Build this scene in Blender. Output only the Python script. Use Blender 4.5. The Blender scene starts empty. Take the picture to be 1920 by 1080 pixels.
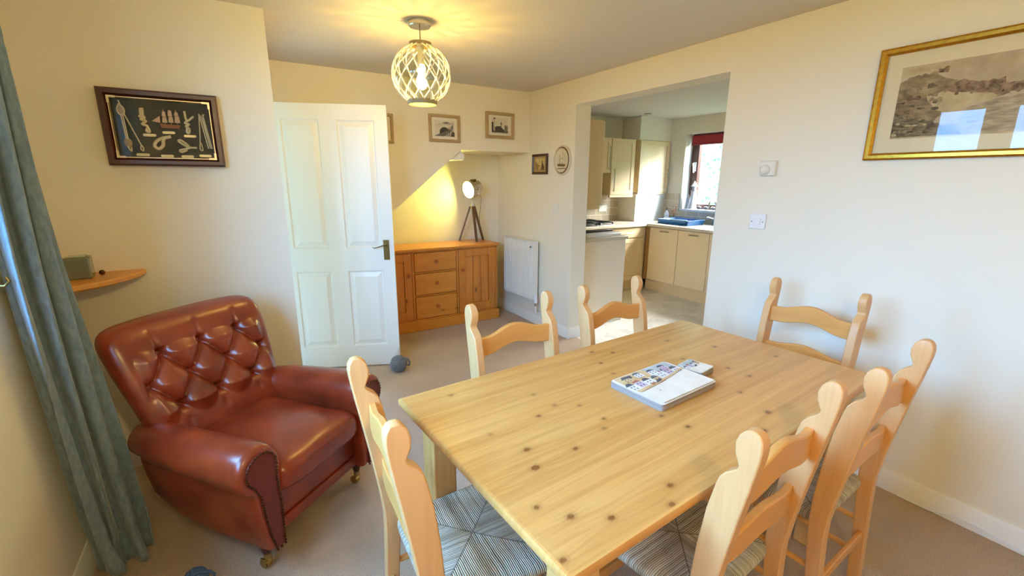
import bpy, bmesh, math, random
from mathutils import Vector, Matrix
random.seed(7)
PI = math.pi
SC = bpy.context.scene
COL = SC.collection

# ------------------------------------------------------------------ camera, sky, exposure, portals
F_PX, PITCH, ROLL, YAW, CAM_H = 840.9, 0.236213, 0.005328, 0.550036, 1.47
fw = Vector((math.sin(YAW)*math.cos(PITCH), math.cos(YAW)*math.cos(PITCH), -math.sin(PITCH)))
r0 = Vector((math.cos(YAW), -math.sin(YAW), 0)); u0 = r0.cross(fw)
rr = math.cos(ROLL)*r0 + math.sin(ROLL)*u0; uu = -math.sin(ROLL)*r0 + math.cos(ROLL)*u0
cam = bpy.data.cameras.new('camera'); cam.sensor_width = 36; cam.lens = 36*F_PX/1920
cam.clip_start = 0.02
camo = bpy.data.objects.new('camera', cam); COL.objects.link(camo)
M = Matrix((rr, uu, -fw)).transposed().to_4x4(); M.translation = (0, 0, CAM_H)
camo.matrix_world = M
SC.camera = camo
SC.view_settings.view_transform = 'Standard'; SC.view_settings.look = 'None'
SC.view_settings.gamma = 1; SC.view_settings.use_curve_mapping = False
SC.view_settings.exposure = 0.16
try:
    SC.cycles.use_denoising = True
    SC.cycles.max_bounces = 10; SC.cycles.diffuse_bounces = 6; SC.cycles.transparent_max_bounces = 16
    SC.cycles.sample_clamp_indirect = 6.0
    SC.cycles.caustics_reflective = False; SC.cycles.caustics_refractive = False
except Exception:
    pass
SKY_W, SKY_E = (9.8, 24.6, 49.0), (118.0, 118.0, 120.0)      # sky radiance towards the west and the east
BULB_A, BULB_FILL, LENS = (420.0, 258.0, 66.0), (1270.0, 920.0, 410.0), (100.0, 98.0, 24.0)
world = bpy.data.worlds.new('overcast_sky'); SC.world = world; world.use_nodes = True
wn = world.node_tree; bg = wn.nodes['Background']
tc = wn.nodes.new('ShaderNodeTexCoord'); sx = wn.nodes.new('ShaderNodeSeparateXYZ')
mx = wn.nodes.new('ShaderNodeMix'); mx.data_type = 'RGBA'; mx.clamp_factor = True
mr = wn.nodes.new('ShaderNodeMapRange'); mr.inputs[1].default_value = .15; mr.inputs[2].default_value = .6
mx.inputs[6].default_value = SKY_W+(1,); mx.inputs[7].default_value = SKY_E+(1,)       # bluer to the west (-x), whiter over the kitchen garden
wn.links.new(tc.outputs['Generated'], sx.inputs[0]); wn.links.new(sx.outputs['X'], mr.inputs[0]); wn.links.new(mr.outputs[0], mx.inputs[0])
wn.links.new(mx.outputs[2], bg.inputs['Color']); bg.inputs['Strength'].default_value = 1.0

def portal(name, loc, rot, sx_, sy_):
    l = bpy.data.lights.new(name, 'AREA'); l.shape = 'RECTANGLE'; l.size = sx_; l.size_y = sy_
    try: l.cycles.is_portal = True
    except Exception: pass
    o = bpy.data.objects.new(name, l); COL.objects.link(o); o.location = loc; o.rotation_euler = rot
portal('window_portal', (-0.79, 1.05, 1.6), (0, -PI/2, 0), 1.15, 1.7)
portal('window_portal', (5.58, 3.5, 1.6), (0, PI/2, 0), 1.0, 1.5)

# ------------------------------------------------------------------ mesh helpers
class MB:
    def __init__(s): s.bm = bmesh.new(); s.mi = 0
    def _f(s, vs):
        try:
            f = s.bm.faces.new(vs); f.material_index = s.mi; return f
        except ValueError: return None
    def box(s, x0, x1, y0, y1, z0, z1, m=None):
        v = [s.bm.verts.new(p) for p in ((x0,y0,z0),(x1,y0,z0),(x1,y1,z0),(x0,y1,z0),(x0,y0,z1),(x1,y0,z1),(x1,y1,z1),(x0,y1,z1))]
        if m is not None:
            for q in v: q.co = m @ q.co
        for i in ((0,3,2,1),(4,5,6,7),(0,1,5,4),(1,2,6,5),(2,3,7,6),(3,0,4,7)): s._f([v[k] for k in i])
        return s
    def loft(s, secs, cap=True, closed=True):
        rows = [[s.bm.verts.new(p) for p in sec] for sec in secs]
        n = len(rows[0])
        for a, b in zip(rows[:-1], rows[1:]):
            for i in range(n if closed else n-1):
                j = (i+1) % n; s._f([a[i], a[j], b[j], b[i]])
        if cap and closed:
            s._f(rows[0][::-1]); s._f(rows[-1])
        return s
    def prism(s, pts, fn0, fn1):            # pts 2D -> two 3D outlines
        return s.loft([[fn0(*p) for p in pts], [fn1(*p) for p in pts]])
    def cyl(s, p0, p1, r0, r1=None, n=16, cap=True):
        p0 = Vector(p0); p1 = Vector(p1); r1 = r0 if r1 is None else r1
        d = (p1-p0).normalized(); a = d.orthogonal().normalized(); b = d.cross(a)
        ring = lambda c, r: [c + a*r*math.cos(2*PI*i/n) + b*r*math.sin(2*PI*i/n) for i in range(n)]
        return s.loft([ring(p0, r0), ring(p1, r1)], cap)
    def lathe(s, prof, c=(0,0,0), n=24, m=None, cap=True):   # prof: (r,z)
        c = Vector(c)
        secs = []
        for r, z in prof:
            ring = [Vector((max(r,1e-4)*math.cos(2*PI*i/n), max(r,1e-4)*math.sin(2*PI*i/n), z)) for i in range(n)]
            secs.append([(m @ q if m is not None else q) + c for q in ring])
        return s.loft(secs, cap)
    def sphere(s, c, r, n=16, k=10, sc=(1,1,1)):
        c = Vector(c); secs = []
        for j in range(k+1):
            t = -PI/2 + PI*j/k; rad = max(math.cos(t), 1e-3)*r
            secs.append([c + Vector((rad*math.cos(2*PI*i/n)*sc[0], rad*math.sin(2*PI*i/n)*sc[1], r*math.sin(t)*sc[2])) for i in range(n)])
        return s.loft(secs)
    def tube(s, pts, r, n=8, closed=False):
        pts = [Vector(p) for p in pts]; N = len(pts); secs = []; a = None
        for i, p in enumerate(pts):
            if closed: t = pts[(i+1) % N]-pts[i-1]
            else: t = pts[min(i+1, N-1)]-pts[max(i-1, 0)]
            t.normalize()
            a = t.orthogonal().normalized() if a is None else (a - t*a.dot(t)).normalized()
            b = t.cross(a); q = r(i/(N-1)) if callable(r) else r
            secs.append([p + a*q*math.cos(2*PI*k/n) + b*q*math.sin(2*PI*k/n) for k in range(n)])
        if closed: secs.append(secs[0]); return s.loft(secs, False)
        return s.loft(secs)
    def grid(s, fn, nu, nv):
        R_ = [[s.bm.verts.new(fn(i/nu, j/nv)) for i in range(nu+1)] for j in range(nv+1)]
        for j in range(nv):
            for i in range(nu): s._f([R_[j][i], R_[j][i+1], R_[j+1][i+1], R_[j+1][i]])
        return s
    def poly(s, pts):
        s._f([s.bm.verts.new(p) for p in pts]); return s
    def build(s, name, mat_, parent=None, bevel=0, seg=2, sharp=35, weld=False, keepn=False):
        if weld: bmesh.ops.remove_doubles(s.bm, verts=s.bm.verts, dist=1e-5)
        if not keepn: bmesh.ops.recalc_face_normals(s.bm, faces=s.bm.faces)
        sa = math.radians(sharp)
        for f in s.bm.faces: f.smooth = True
        for e in s.bm.edges:
            if len(e.link_faces) == 2: e.smooth = e.calc_face_angle(0) < sa
        me = bpy.data.meshes.new(name); s.bm.to_mesh(me); s.bm.free()
        for k in (mat_ if isinstance(mat_, (list, tuple)) else [mat_]): me.materials.append(k)
        o = bpy.data.objects.new(name, me); COL.objects.link(o)
        if parent is not None: o.parent = parent
        if bevel:
            b = o.modifiers.new('bevel', 'BEVEL'); b.width = bevel; b.segments = seg; b.limit_method = 'ANGLE'; b.angle_limit = math.radians(40)
        return o

def tag(o, label=None, cat=None, group=None, kind=None):
    if label: o['label'] = label
    if cat: o['category'] = cat
    if group: o['group'] = group
    if kind: o['kind'] = kind
    return o
def thing(name, label, cat, loc=(0,0,0), rz=0, group=None):
    o = bpy.data.objects.new(name, None); COL.objects.link(o); o.empty_display_size = .05
    o.location = loc; o.rotation_euler = (0, 0, rz)
    return tag(o, label, cat, group)
def struct(o): o['kind'] = 'structure'; return o
def dup(root, loc, rz, label):
    r = root.copy(); COL.objects.link(r); r.location = loc; r.rotation_euler = (0, 0, rz); r['label'] = label
    for ch in list(root.children):
        c = ch.copy(); COL.objects.link(c); c.parent = r
        for g in ch.children:
            d = g.copy(); COL.objects.link(d); d.parent = c
    return r

# ------------------------------------------------------------------ materials
def srgb(r, g, b):
    f = lambda c: ((c/255+.055)/1.055)**2.4 if c > 10 else c/255/12.92
    return (f(r), f(g), f(b), 1)
class NT:
    def __init__(s, name):
        s.m = bpy.data.materials.new(name); s.m.use_nodes = True; s.t = s.m.node_tree
        s.p = s.t.nodes['Principled BSDF']; s.out = s.t.nodes['Material Output']
    def n(s, typ, **kw):
        q = s.t.nodes.new('ShaderNode'+typ)
        for k, v in kw.items():
            if k in q.inputs: q.inputs[k].default_value = v
            else: setattr(q, k, v)
        return q
    def l(s, a, b): s.t.links.new(a, b)
    def coord(s, scale=(1,1,1), rot=(0,0,0), which='Object'):
        tcn = s.n('TexCoord'); mp = s.n('Mapping'); mp.inputs['Scale'].default_value = scale; mp.inputs['Rotation'].default_value = rot
        s.l(tcn.outputs[which], mp.inputs[0]); return mp.outputs[0]
    def ramp(s, fac, stops):
        q = s.n('ValToRGB'); e = q.color_ramp.elements
        while len(e) < len(stops): e.new(.5)
        for k, (p, c) in enumerate(stops): e[k].position = p; e[k].color = c
        s.l(fac, q.inputs[0]); return q.outputs[0]
    def bump(s, h, strength=.2, dist=.002):
        b = s.n('Bump'); b.inputs['Strength'].default_value = strength; b.inputs['Distance'].default_value = dist
        s.l(h, b.inputs['Height']); s.l(b.outputs[0], s.p.inputs['Normal'])
    def mix(s, fac, a, b, mode='MIX'):
        q = s.n('Mix', data_type='RGBA'); q.blend_type = mode
        if isinstance(fac, float): q.inputs[0].default_value = fac
        else: s.l(fac, q.inputs[0])
        for v, i in ((a, 6), (b, 7)):
            if isinstance(v, tuple): q.inputs[i].default_value = v
            else: s.l(v, q.inputs[i])
        return q.outputs[2]
    def math(s, op, a, b=0.0):
        q = s.n('Math', operation=op)
        for v, i in ((a, 0), (b, 1)):
            if isinstance(v, (int, float)): q.inputs[i].default_value = v
            else: s.l(v, q.inputs[i])
        return q.outputs[0]
def plain(name, c, rough=.5, metal=0.0, noise=0.0, scale=30, bump=0.0, spec=.5, coat=0.0, sheen=0.0):
    t = NT(name); p = t.p
    p.inputs['Base Color'].default_value = c; p.inputs['Roughness'].default_value = rough; p.inputs['Metallic'].default_value = metal
    p.inputs['Specular IOR Level'].default_value = spec
    if coat: p.inputs['Coat Weight'].default_value = coat; p.inputs['Coat Roughness'].default_value = .15
    if sheen: p.inputs['Sheen Weight'].default_value = sheen
    if noise or bump:
        nz = t.n('TexNoise'); nz.inputs['Scale'].default_value = scale; nz.inputs['Detail'].default_value = 5
        t.l(t.coord(), nz.inputs['Vector'])
        if noise:
            d = tuple(v*(1-noise) for v in c[:3])+(1,); u = tuple(min(1, v*(1+noise)) for v in c[:3])+(1,)
            t.l(t.ramp(nz.outputs['Fac'], [(.3, d), (.7, u)]), p.inputs['Base Color'])
        if bump: t.bump(nz.outputs['Fac'], bump, .003)
    return t.m
def emit(name, c, s):
    t = NT(name); e = t.n('Emission'); e.inputs[0].default_value = c; e.inputs[1].default_value = s
    t.l(e.outputs[0], t.out.inputs[0]); return t.m
def thin_glass(name, tint=(1,1,1,1), refl=1.0, rough=0.0):
    t = NT(name); tr = t.n('BsdfTransparent'); tr.inputs[0].default_value = tint
    gl = t.n('BsdfGlossy'); gl.inputs['Roughness'].default_value = rough
    fr = t.n('LayerWeight'); fr.inputs[0].default_value = .5; mx = t.n('MixShader')
    f = t.math('MULTIPLY', t.math('ADD', t.math('MULTIPLY', t.math('POWER', fr.outputs['Facing'], 5.0), .94), .06), refl)
    t.l(f, mx.inputs[0]); t.l(tr.outputs[0], mx.inputs[1]); t.l(gl.outputs[0], mx.inputs[2]); t.l(mx.outputs[0], t.out.inputs[0])
    return t.m
def wood(name, light, dark, axis='Z', rough=.4, grain=1.0, knots=True, coat=0.0, plank=0.0, plank_axis='Y'):
    t = NT(name); p = t.p
    st = {'X': (.6, 9, 9), 'Y': (9, .6, 9), 'Z': (9, 9, .6)}[axis]
    v = t.coord(st)
    n1 = t.n('TexNoise', Scale=2.2, Detail=6.0, Roughness=.6, Distortion=.6); t.l(v, n1.inputs['Vector'])
    n2 = t.n('TexNoise', Scale=16.0, Detail=3.0); t.l(v, n2.inputs['Vector'])
    f = t.math('ADD', t.math('MULTIPLY', n1.outputs['Fac'], .7), t.math('MULTIPLY', n2.outputs['Fac'], .3))
    c = t.ramp(f, [(.36, dark), (.6, light)])
    c = t.mix(1-.55*grain, c, light)
    if plank:
        tcn = t.n('TexCoord'); sp = t.n('SeparateXYZ'); t.l(tcn.outputs['Object'], sp.inputs[0])
        q = t.math('FLOOR', t.math('DIVIDE', sp.outputs[plank_axis], plank))
        wnn = t.n('TexWhiteNoise', noise_dimensions='1D'); t.l(q, wnn.inputs['W'])
        tone = t.ramp(wnn.outputs[0], [(0, (.86, .84, .80, 1)), (1, (1.06, 1.05, 1.04, 1))])
        c = t.mix(1.0, c, tone, 'MULTIPLY')
    if knots:
        st2 = {'X': (2.2, 5, 5), 'Y': (5, 2.2, 5), 'Z': (5, 5, 2.2)}[axis]
        vo = t.n('TexVoronoi', Scale=1.6, Randomness=1.0); t.l(t.coord(st2), vo.inputs['Vector'])
        k = t.ramp(vo.outputs['Distance'], [(.05, (1,1,1,1)), (.13, (0,0,0,1))])
        kc = tuple(x*.33 for x in dark[:3])+(1,)
        c = t.mix(k, c, kc)
    t.l(c, p.inputs['Base Color']); p.inputs['Roughness'].default_value = rough
    if coat: p.inputs['Coat Weight'].default_value = coat; p.inputs['Coat Roughness'].default_value = .25
    t.bump(n2.outputs['Fac'], .06, .001)
    return t.m

PAINT = plain('cream_wall_paint', (.82, .76, .63, 1), .75, bump=.03, scale=120)
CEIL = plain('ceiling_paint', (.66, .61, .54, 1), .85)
WHITE = plain('white_gloss_paint', (.82, .81, .78, 1), .35)
CREAMGL = plain('cream_skirting_paint', (.84, .81, .74, 1), .35)
BRASS = plain('aged_brass', srgb(120, 98, 56), .32, 1.0)
BRASSL = plain('caster_brass', srgb(190, 160, 100), .25, 1.0)
CHROME = plain('brushed_steel', (.62, .60, .57, 1), .22, 1.0)
BLACK = plain('black_iron', (.015, .015, .016, 1), .4)
PLASTIC = plain('white_plastic', (.80, .80, .80, 1), .35)
PLASTICC = plain('cream_plastic', (.76, .73, .66, 1), .4)
DARKGLASS = plain('grey_rope', srgb(110, 112, 116), .9, noise=.3, scale=140, bump=.5)
BLUEKNIT = plain('blue_yarn', srgb(70, 95, 130), .9, noise=.3, scale=140, bump=.5)
PINE = wood('pine', srgb(226, 178, 108), srgb(196, 134, 62), 'Z', .38, 1.0, True, .2)
PINEX = wood('orange_pine', srgb(206, 134, 44), srgb(172, 96, 22), 'X', .36, 1.0, True, .25)
PINEZ = wood('orange_pine_upright', srgb(200, 126, 40), srgb(162, 86, 18), 'Z', .36, 1.0, True, .25)
KNOBW = plain('dark_pine_knob', srgb(160, 78, 26), .3, coat=.3)
CHAIRW = wood('pale_beech', srgb(218, 168, 112), srgb(196, 140, 84), 'Z', .4, .8, False, .15)
CHAIRX = wood('pale_beech_rail', srgb(220, 160, 88), srgb(198, 134, 64), 'X', .4, .8, False, .15)
SHELFW = wood('golden_shelf_pine', srgb(216, 150, 62), srgb(190, 118, 36), 'X', .4, .8, False, .2)
MAHOG = wood('mahogany', srgb(70, 20, 14), srgb(36, 9, 7), 'X', .35, 1, False, .2)
DKBROWN = wood('dark_brown_legs', srgb(104, 74, 44), srgb(66, 44, 24), 'Z', .4, 1, False)
GOLD = plain('gold_leaf', srgb(214, 160, 60), .28, 1.0, noise=.15, scale=60)
DRIFT = wood('limed_oak_frame', srgb(178, 152, 112), srgb(146, 118, 80), 'X', .6, 1, False)
MOUNT = plain('cream_mount_board', (.78, .74, .64, 1), .9)
MOUNTY = plain('pale_yellow_mount_board', (.72, .62, .42, 1), .9)
GLASS = thin_glass('picture_glass', refl=.42)
PANE = thin_glass('window_glass', (.96, .98, .97, 1), 1.0)
GLOBE = thin_glass('pale_green_globe_glass', (.93, .96, .86, 1), 1.0)

def leather():
    t = NT('oxblood_leather'); p = t.p
    v = t.coord((1,1,1))
    n = t.n('TexNoise', Scale=7.0, Detail=4.0); t.l(v, n.inputs['Vector'])
    c = t.ramp(n.outputs['Fac'], [(.3, srgb(110, 37, 16)), (.7, srgb(148, 57, 27))])
    t.l(c, p.inputs['Base Color'])
    vo = t.n('TexVoronoi', Scale=260.0); t.l(v, vo.inputs['Vector'])
    p.inputs['Roughness'].default_value = .30; p.inputs['Specular IOR Level'].default_value = .55
    p.inputs['Coat Weight'].default_value = .25; p.inputs['Coat Roughness'].default_value = .22
    t.bump(vo.outputs['Distance'], .06, .001); return t.m
LEATHER = leather()
LEATHDK = plain('dark_leather_trim', srgb(104, 36, 20), .38)
def carpet():
    t = NT('beige_carpet'); p = t.p; v = t.coord()
    n = t.n('TexNoise', Scale=260.0, Detail=3.0); t.l(v, n.inputs['Vector'])
    n2 = t.n('TexNoise', Scale=3.0, Detail=3.0); t.l(v, n2.inputs['Vector'])
    f = t.math('ADD', t.math('MULTIPLY', n.outputs['Fac'], .75), t.math('MULTIPLY', n2.outputs['Fac'], .25))
    t.l(t.ramp(f, [(.33, (.36, .245, .165, 1)), (.67, (.62, .45, .32, 1))]), p.inputs['Base Color'])
    p.inputs['Roughness'].default_value = 1; p.inputs['Specular IOR Level'].default_value = .1
    p.inputs['Sheen Weight'].default_value = .15
    t.bump(n.outputs['Fac'], .9, .006); return t.m
CARPET = carpet()
def vinyl():
    t = NT('stone_pattern_vinyl'); p = t.p; v = t.coord((7, 7, 7), (0, 0, .6))
    vo = t.n('TexVoronoi', Scale=1.0, Randomness=.8); t.l(v, vo.inputs['Vector'])
    n = t.n('TexNoise', Scale=3.0, Detail=4.0); t.l(v, n.inputs['Vector'])
    c = t.ramp(vo.outputs['Color'], [(0.1, (.56, .52, .45, 1)), (.5, (.80, .78, .72, 1)), (.9, (.66, .60, .52, 1))])
    c = t.mix(.35, c, t.ramp(n.outputs['Fac'], [(.3, (.50, .46, .40, 1)), (.7, (.85, .83, .78, 1))]))
    t.l(c, p.inputs['Base Color']); p.inputs['Roughness'].default_value = .35; return t.m
VINYL = vinyl()
def velvet():
    t = NT('grey_blue_velvet'); p = t.p; v = t.coord((1, 1, .35))
    n = t.n('TexNoise', Scale=90.0, Detail=4.0); t.l(v, n.inputs['Vector'])
    t.l(t.ramp(n.outputs['Fac'], [(.3, srgb(96, 113, 126)), (.7, srgb(122, 139, 150))]), p.inputs['Base Color'])
    p.inputs['Roughness'].default_value = .9; p.inputs['Sheen Weight'].default_value = .35; p.inputs['Sheen Roughness'].default_value = .4
    t.bump(n.outputs['Fac'], .25, .002); return t.m
VELVET = velvet()
def rush():
    t = NT('woven_rush'); p = t.p; tcn = t.n('TexCoord'); sp = t.n('SeparateXYZ'); t.l(tcn.outputs['Object'], sp.inputs[0])
    ax = t.math('ABSOLUTE', sp.outputs['X']); ay = t.math('ABSOLUTE', sp.outputs['Y'])
    sel = t.math('GREATER_THAN', ax, ay)                     # side triangles run along x, front and back ones along y
    nz = t.n('TexNoise', Scale=14.0, Detail=3.0); t.l(tcn.outputs['Object'], nz.inputs['Vector'])
    wob = t.math('MULTIPLY', nz.outputs['Fac'], .012)
    mixc = t.n('Mix', data_type='FLOAT'); t.l(sel, mixc.inputs[0]); t.l(sp.outputs['X'], mixc.inputs[2]); t.l(sp.outputs['Y'], mixc.inputs[3])
    cc = t.math('ADD', mixc.outputs[0], wob)
    s = t.math('SINE', t.math('MULTIPLY', cc, 2*PI/.0056))
    strand = t.math('FLOOR', t.math('DIVIDE', cc, .0056)); w = t.n('TexWhiteNoise', noise_dimensions='1D'); t.l(strand, w.inputs['W'])
    c = t.ramp(w.outputs[0], [(0, srgb(186, 172, 146)), (.5, srgb(214, 202, 178)), (1, srgb(238, 230, 212))])
    groove = t.ramp(s, [(0.0, (.22, .2, .17, 1)), (.45, (1, 1, 1, 1))])
    h = t.math('ADD', t.math('MULTIPLY', s, .5), .5)
    groove = t.ramp(h, [(0.0, (.28, .26, .24, 1)), (.42, (1, 1, 1, 1))])
    seam = t.math('LESS_THAN', t.math('ABSOLUTE', t.math('SUBTRACT', ax, ay)), .003)
    c = t.mix(1.0, c, groove, 'MULTIPLY'); c = t.mix(t.math('MULTIPLY', seam, .6), c, (.06, .05, .035, 1))
    t.l(c, p.inputs['Base Color']); p.inputs['Roughness'].default_value = .6; t.bump(h, .8, .003); return t.m
RUSH = rush()
def tiles(name, plane):
    t = NT(name); p = t.p
    rot = {'x': (PI/2, 0, PI/2), 'y': (PI/2, 0, 0)}[plane]
    tcn = t.n('TexCoord'); sp = t.n('SeparateXYZ'); cb = t.n('CombineXYZ'); t.l(tcn.outputs['Object'], sp.inputs[0])
    t.l(sp.outputs['Y' if plane == 'x' else 'X'], cb.inputs[0]); t.l(sp.outputs['Z'], cb.inputs[1])
    b = t.n('TexBrick'); t.l(cb.outputs[0], b.inputs['Vector'])
    b.inputs['Color1'].default_value = srgb(182, 170, 148); b.inputs['Color2'].default_value = srgb(166, 152, 128); b.inputs['Mortar'].default_value = srgb(214, 204, 184)
    b.inputs['Scale'].default_value = 1; b.inputs['Brick Width'].default_value = .2; b.inputs['Row Height'].default_value = .1; b.inputs['Mortar Size'].default_value = .004
    t.l(b.outputs['Color'], p.inputs['Base Color']); p.inputs['Roughness'].default_value = .3
    t.bump(b.outputs['Fac'], -.4, .002); return t.m

# ------------------------------------------------------------------ room shell
XK, YK = 5.34, 4.80
H = 2.30; XR = 2.584; XT = 2.75; YB = 3.906; YA = 4.53; YL = 2.80; XC = 0.242; XW = -0.64
struct(MB().box(-1.1, 2.668, -2.0, 4.65, -.12, 0).build('floor', CARPET))
struct(MB().box(2.668, 5.5, .9, 4.95, -.12, 0).build('floor_kitchen', VINYL))
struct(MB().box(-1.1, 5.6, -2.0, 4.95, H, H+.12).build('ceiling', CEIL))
struct(MB().box(-.8, 5.58, -4.5, 4.95, H+.12, H+3.6).box(-.8, 5.58, -4.5, -1.96, -.3, H+.12).box(.3, 5.58, 4.95, 7.5, -.3, H+.12).build('wall_upper_unseen', plain('house_brick', srgb(150, 96, 76), .9, noise=.2, scale=30)))   # unseen rest of the house, added to shade gardens, open towards the hall
b = MB().box(XR, XT, -1.96, 1.77, 0, H).box(XR, XT, 3.185, YK+.12, 0, H).box(XR, XT, 1.77, 3.185, 2.096, H)
struct(b.build('wall_right', PAINT))
st = [(XC-.1, H), (XR, H), (XR, 1.737), (1.842, 1.737), (XC-.1, 1.737-.8133*(1.842-XC+.1))]
struct(MB().prism(st, lambda x, z: (x, YB, z), lambda x, z: (x, YA, z)).build('wall_back', PAINT))   # the stair mass over the alcove
struct(MB().box(.1, XR, YA, YA+.1, 0, H).build('wall_alcove', PAINT))
nb = [(1.734, 1.649), (1.878, 1.649), (1.888, 1.69), (1.842, 1.737)]
struct(MB().prism(nb, lambda x, z: (x, YB+.03, z), lambda x, z: (x, YA, z)).build('trim_1', WHITE))
struct(MB().box(-1.0, XC, YL, YL+.1, 0, H).build('wall_left', PAINT))
b = MB().box(XC-.1, XC, YL+.1, 2.93, 0, H).box(XC-.1, XC, 3.72, YB, 0, H).box(XC-.1, XC, 2.93, 3.72, 2.02, H).box(XC-.1, XC, YB, YA+.1, 0, H)
struct(b.build('wall_doorway', PAINT))
struct(MB().box(-1.1, -1.0, YL, YA+.1, 0, H).build('wall_hall', PAINT))
struct(MB().box(XC-.11, XC+.012, 3.722, 3.80, 0, 2.06).box(XC-.11, XC+.006, 2.905, 2.93, 0, 2.06).box(XC-.11, XC+.012, 2.93, 3.722, 2.0, 2.06).build('trim_2', WHITE, bevel=.004))
# window wall on the left, with the curtain's pier
WY0, WY1, WZ0, WZ1 = .25, 1.82, 1.0, 2.17
b = MB().box(XW-.16, XW, -1.96, WY0, 0, H).box(XW-.16, XW, WY1, 2.15, 0, H).box(XW-.16, XW, WY0, WY1, 0, WZ0).box(XW-.16, XW, WY0, WY1, WZ1, H)
b.box(-1.0, -.88, 2.05, YL+.1, 0, H)
b.box(-1.0, -.80, 2.05, 2.15, 0, H)
struct(b.build('wall_window', PAINT))
b = MB().box(-.8, XT, -1.96, -1.8, 0, H)
struct(b.build('wall_rear', PAINT))
# kitchen shell

KY0, KY1, KZ0, KZ1 = 2.95, 4.21, 1.09, 2.085
b = MB().box(XK, XK+.24, .9, KY0, 0, H).box(XK, XK+.24, KY1, YK+.12, 0, H).box(XK, XK+.24, KY0, KY1, 0, KZ0).box(XK, XK+.24, KY0, KY1, KZ1, H)
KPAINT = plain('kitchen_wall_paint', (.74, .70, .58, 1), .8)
struct(b.build('wall_kitchen_window', KPAINT))
struct(MB().box(XT, XK, YK, YK+.12, 0, H).build('wall_kitchen_back', KPAINT))
struct(MB().box(XT, XK, .9, 1.0, 0, H).build('wall_kitchen_near', KPAINT))
struct(MB().box(4.73, XK, 4.47, YK, 2.0, H).box(4.745, XK, 4.485, YK, .91, 1.30).build('trim_3', plain('boxing_paint', (.80, .77, .68, 1), .6)))
struct(MB().box(3.0, 4.72, YK-.012, YK, .91, 1.42).build('trim_4', tiles('tile_back', 'y')))
struct(MB().box(XK-.012, XK, 2.2, KY0-.02, .91, 1.30).box(XK-.012, XK, KY0-.02, KY1+.02, .91, KZ0-.03).box(XK-.012, XK, KY1+.02, 4.485, .91, 1.30).build('trim_5', tiles('tile_side', 'x')))
def skirting(name, pts):
    prof = [(0, 0), (.018, 0), (.018, .062), (.014, .070), (.014, .078), (.009, .088), (.006, .10), (0, .10)]
    b = MB()
    for (x0, y0, x1, y1) in pts:
        d = Vector((x1-x0, y1-y0, 0)).normalized(); nrm = Vector((-d.y, d.x, 0))
        b.loft([[Vector((x0, y0, 0))+nrm*a+Vector((0, 0, z)) for a, z in prof], [Vector((x1, y1, 0))+nrm*a+Vector((0, 0, z)) for a, z in prof]])
    return struct(b.build(name, CREAMGL))
skirting('baseboard_right', [(XR, -1.8, XR, 1.77), (XR, 3.185-.018, XR, YA)])
skirting('baseboard_jamb', [(XR, 1.77, XT, 1.77), (XT, 3.185, XR, 3.185)])
skirting('baseboard_left', [(XC, YL, -.88, YL)])
skirting('baseboard_window', [(XW, 2.15, XW, -1.8)])
skirting('baseboard_rear', [(XW, -1.8, XR, -1.8)])
skirting('baseboard_alcove', [(XR, YA, XC, YA)])

# windows -----------------------------------------------------------
def window(name, frame_mat, boxes, panes, sill=None, sillmat=None):
    r = MB()
    for q in boxes: r.box(*q)
    o = struct(r.build(name, frame_mat, bevel=.004))
    for q in panes: MB().box(*q).build('pane', PANE, o)
    if sill: MB().box(*sill).build('window_sill', sillmat or WHITE, o, bevel=.004)
    return o
fx0, fx1 = XW-.13, XW-.07
bx = [(fx0, fx1, WY0, WY0+.06, WZ0, WZ1), (fx0, fx1, WY1-.06, WY1, WZ0, WZ1), (fx0, fx1, WY0, WY1, WZ0, WZ0+.06), (fx0, fx1, WY0, WY1, WZ1-.05, WZ1), (fx0, fx1, 1.24, 1.44, WZ0, WZ1), (fx0, fx1, .68, .80, WZ0, WZ1)]
window('window_1', WHITE, bx, [(XW-.102, XW-.098, WY0+.06, .68, WZ0+.06, WZ1-.05), (XW-.102, XW-.098, .80, 1.24, WZ0+.06, WZ1-.05), (XW-.102, XW-.098, 1.44, WY1-.06, WZ0+.06, WZ1-.05)], (XW-.16, XW-.001, WY0, WY1, WZ0-.002, WZ0+.006))
UPVC = wood('rosewood_window_frame', srgb(70, 34, 26), srgb(40, 18, 14), 'Z', .35, .7, False)
bx = [(5.49, 5.55, KY1-.11, KY1, KZ0, KZ1), (5.49, 5.55, KY0, KY0+.07, KZ0, KZ1), (5.49, 5.55, KY0, KY1, KZ0, KZ0+.07), (5.49, 5.55, KY0, KY1, KZ1-.07, KZ1), (5.49, 5.55, 3.50, 3.58, KZ0, KZ1)]
w = window('window_2', UPVC, bx, [(5.518, 5.522, KY0+.07, 3.50, KZ0+.07, KZ1-.07), (5.518, 5.522, 3.58, KY1-.11, KZ0+.07, KZ1-.07)], (XK-.01, 5.49, KY0, KY1, KZ0-.02, KZ0+.004), WHITE)
MB().box(5.474, 5.49, KY1-.085, KY1-.045, 1.60, 1.72).tube([(5.47, KY1-.06, 1.70), (5.445, KY1-.06, 1.70), (5.44, KY1-.075, 1.66), (5.44, KY1-.085, 1.58)], .011).build('handle', PLASTIC, w)
struct(MB().box(-40, 40, -40, 40, -.4, -.3).build('ground', plain('grass_ground', (.12, .16, .06, 1), .9, noise=.4, scale=2)))

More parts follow.
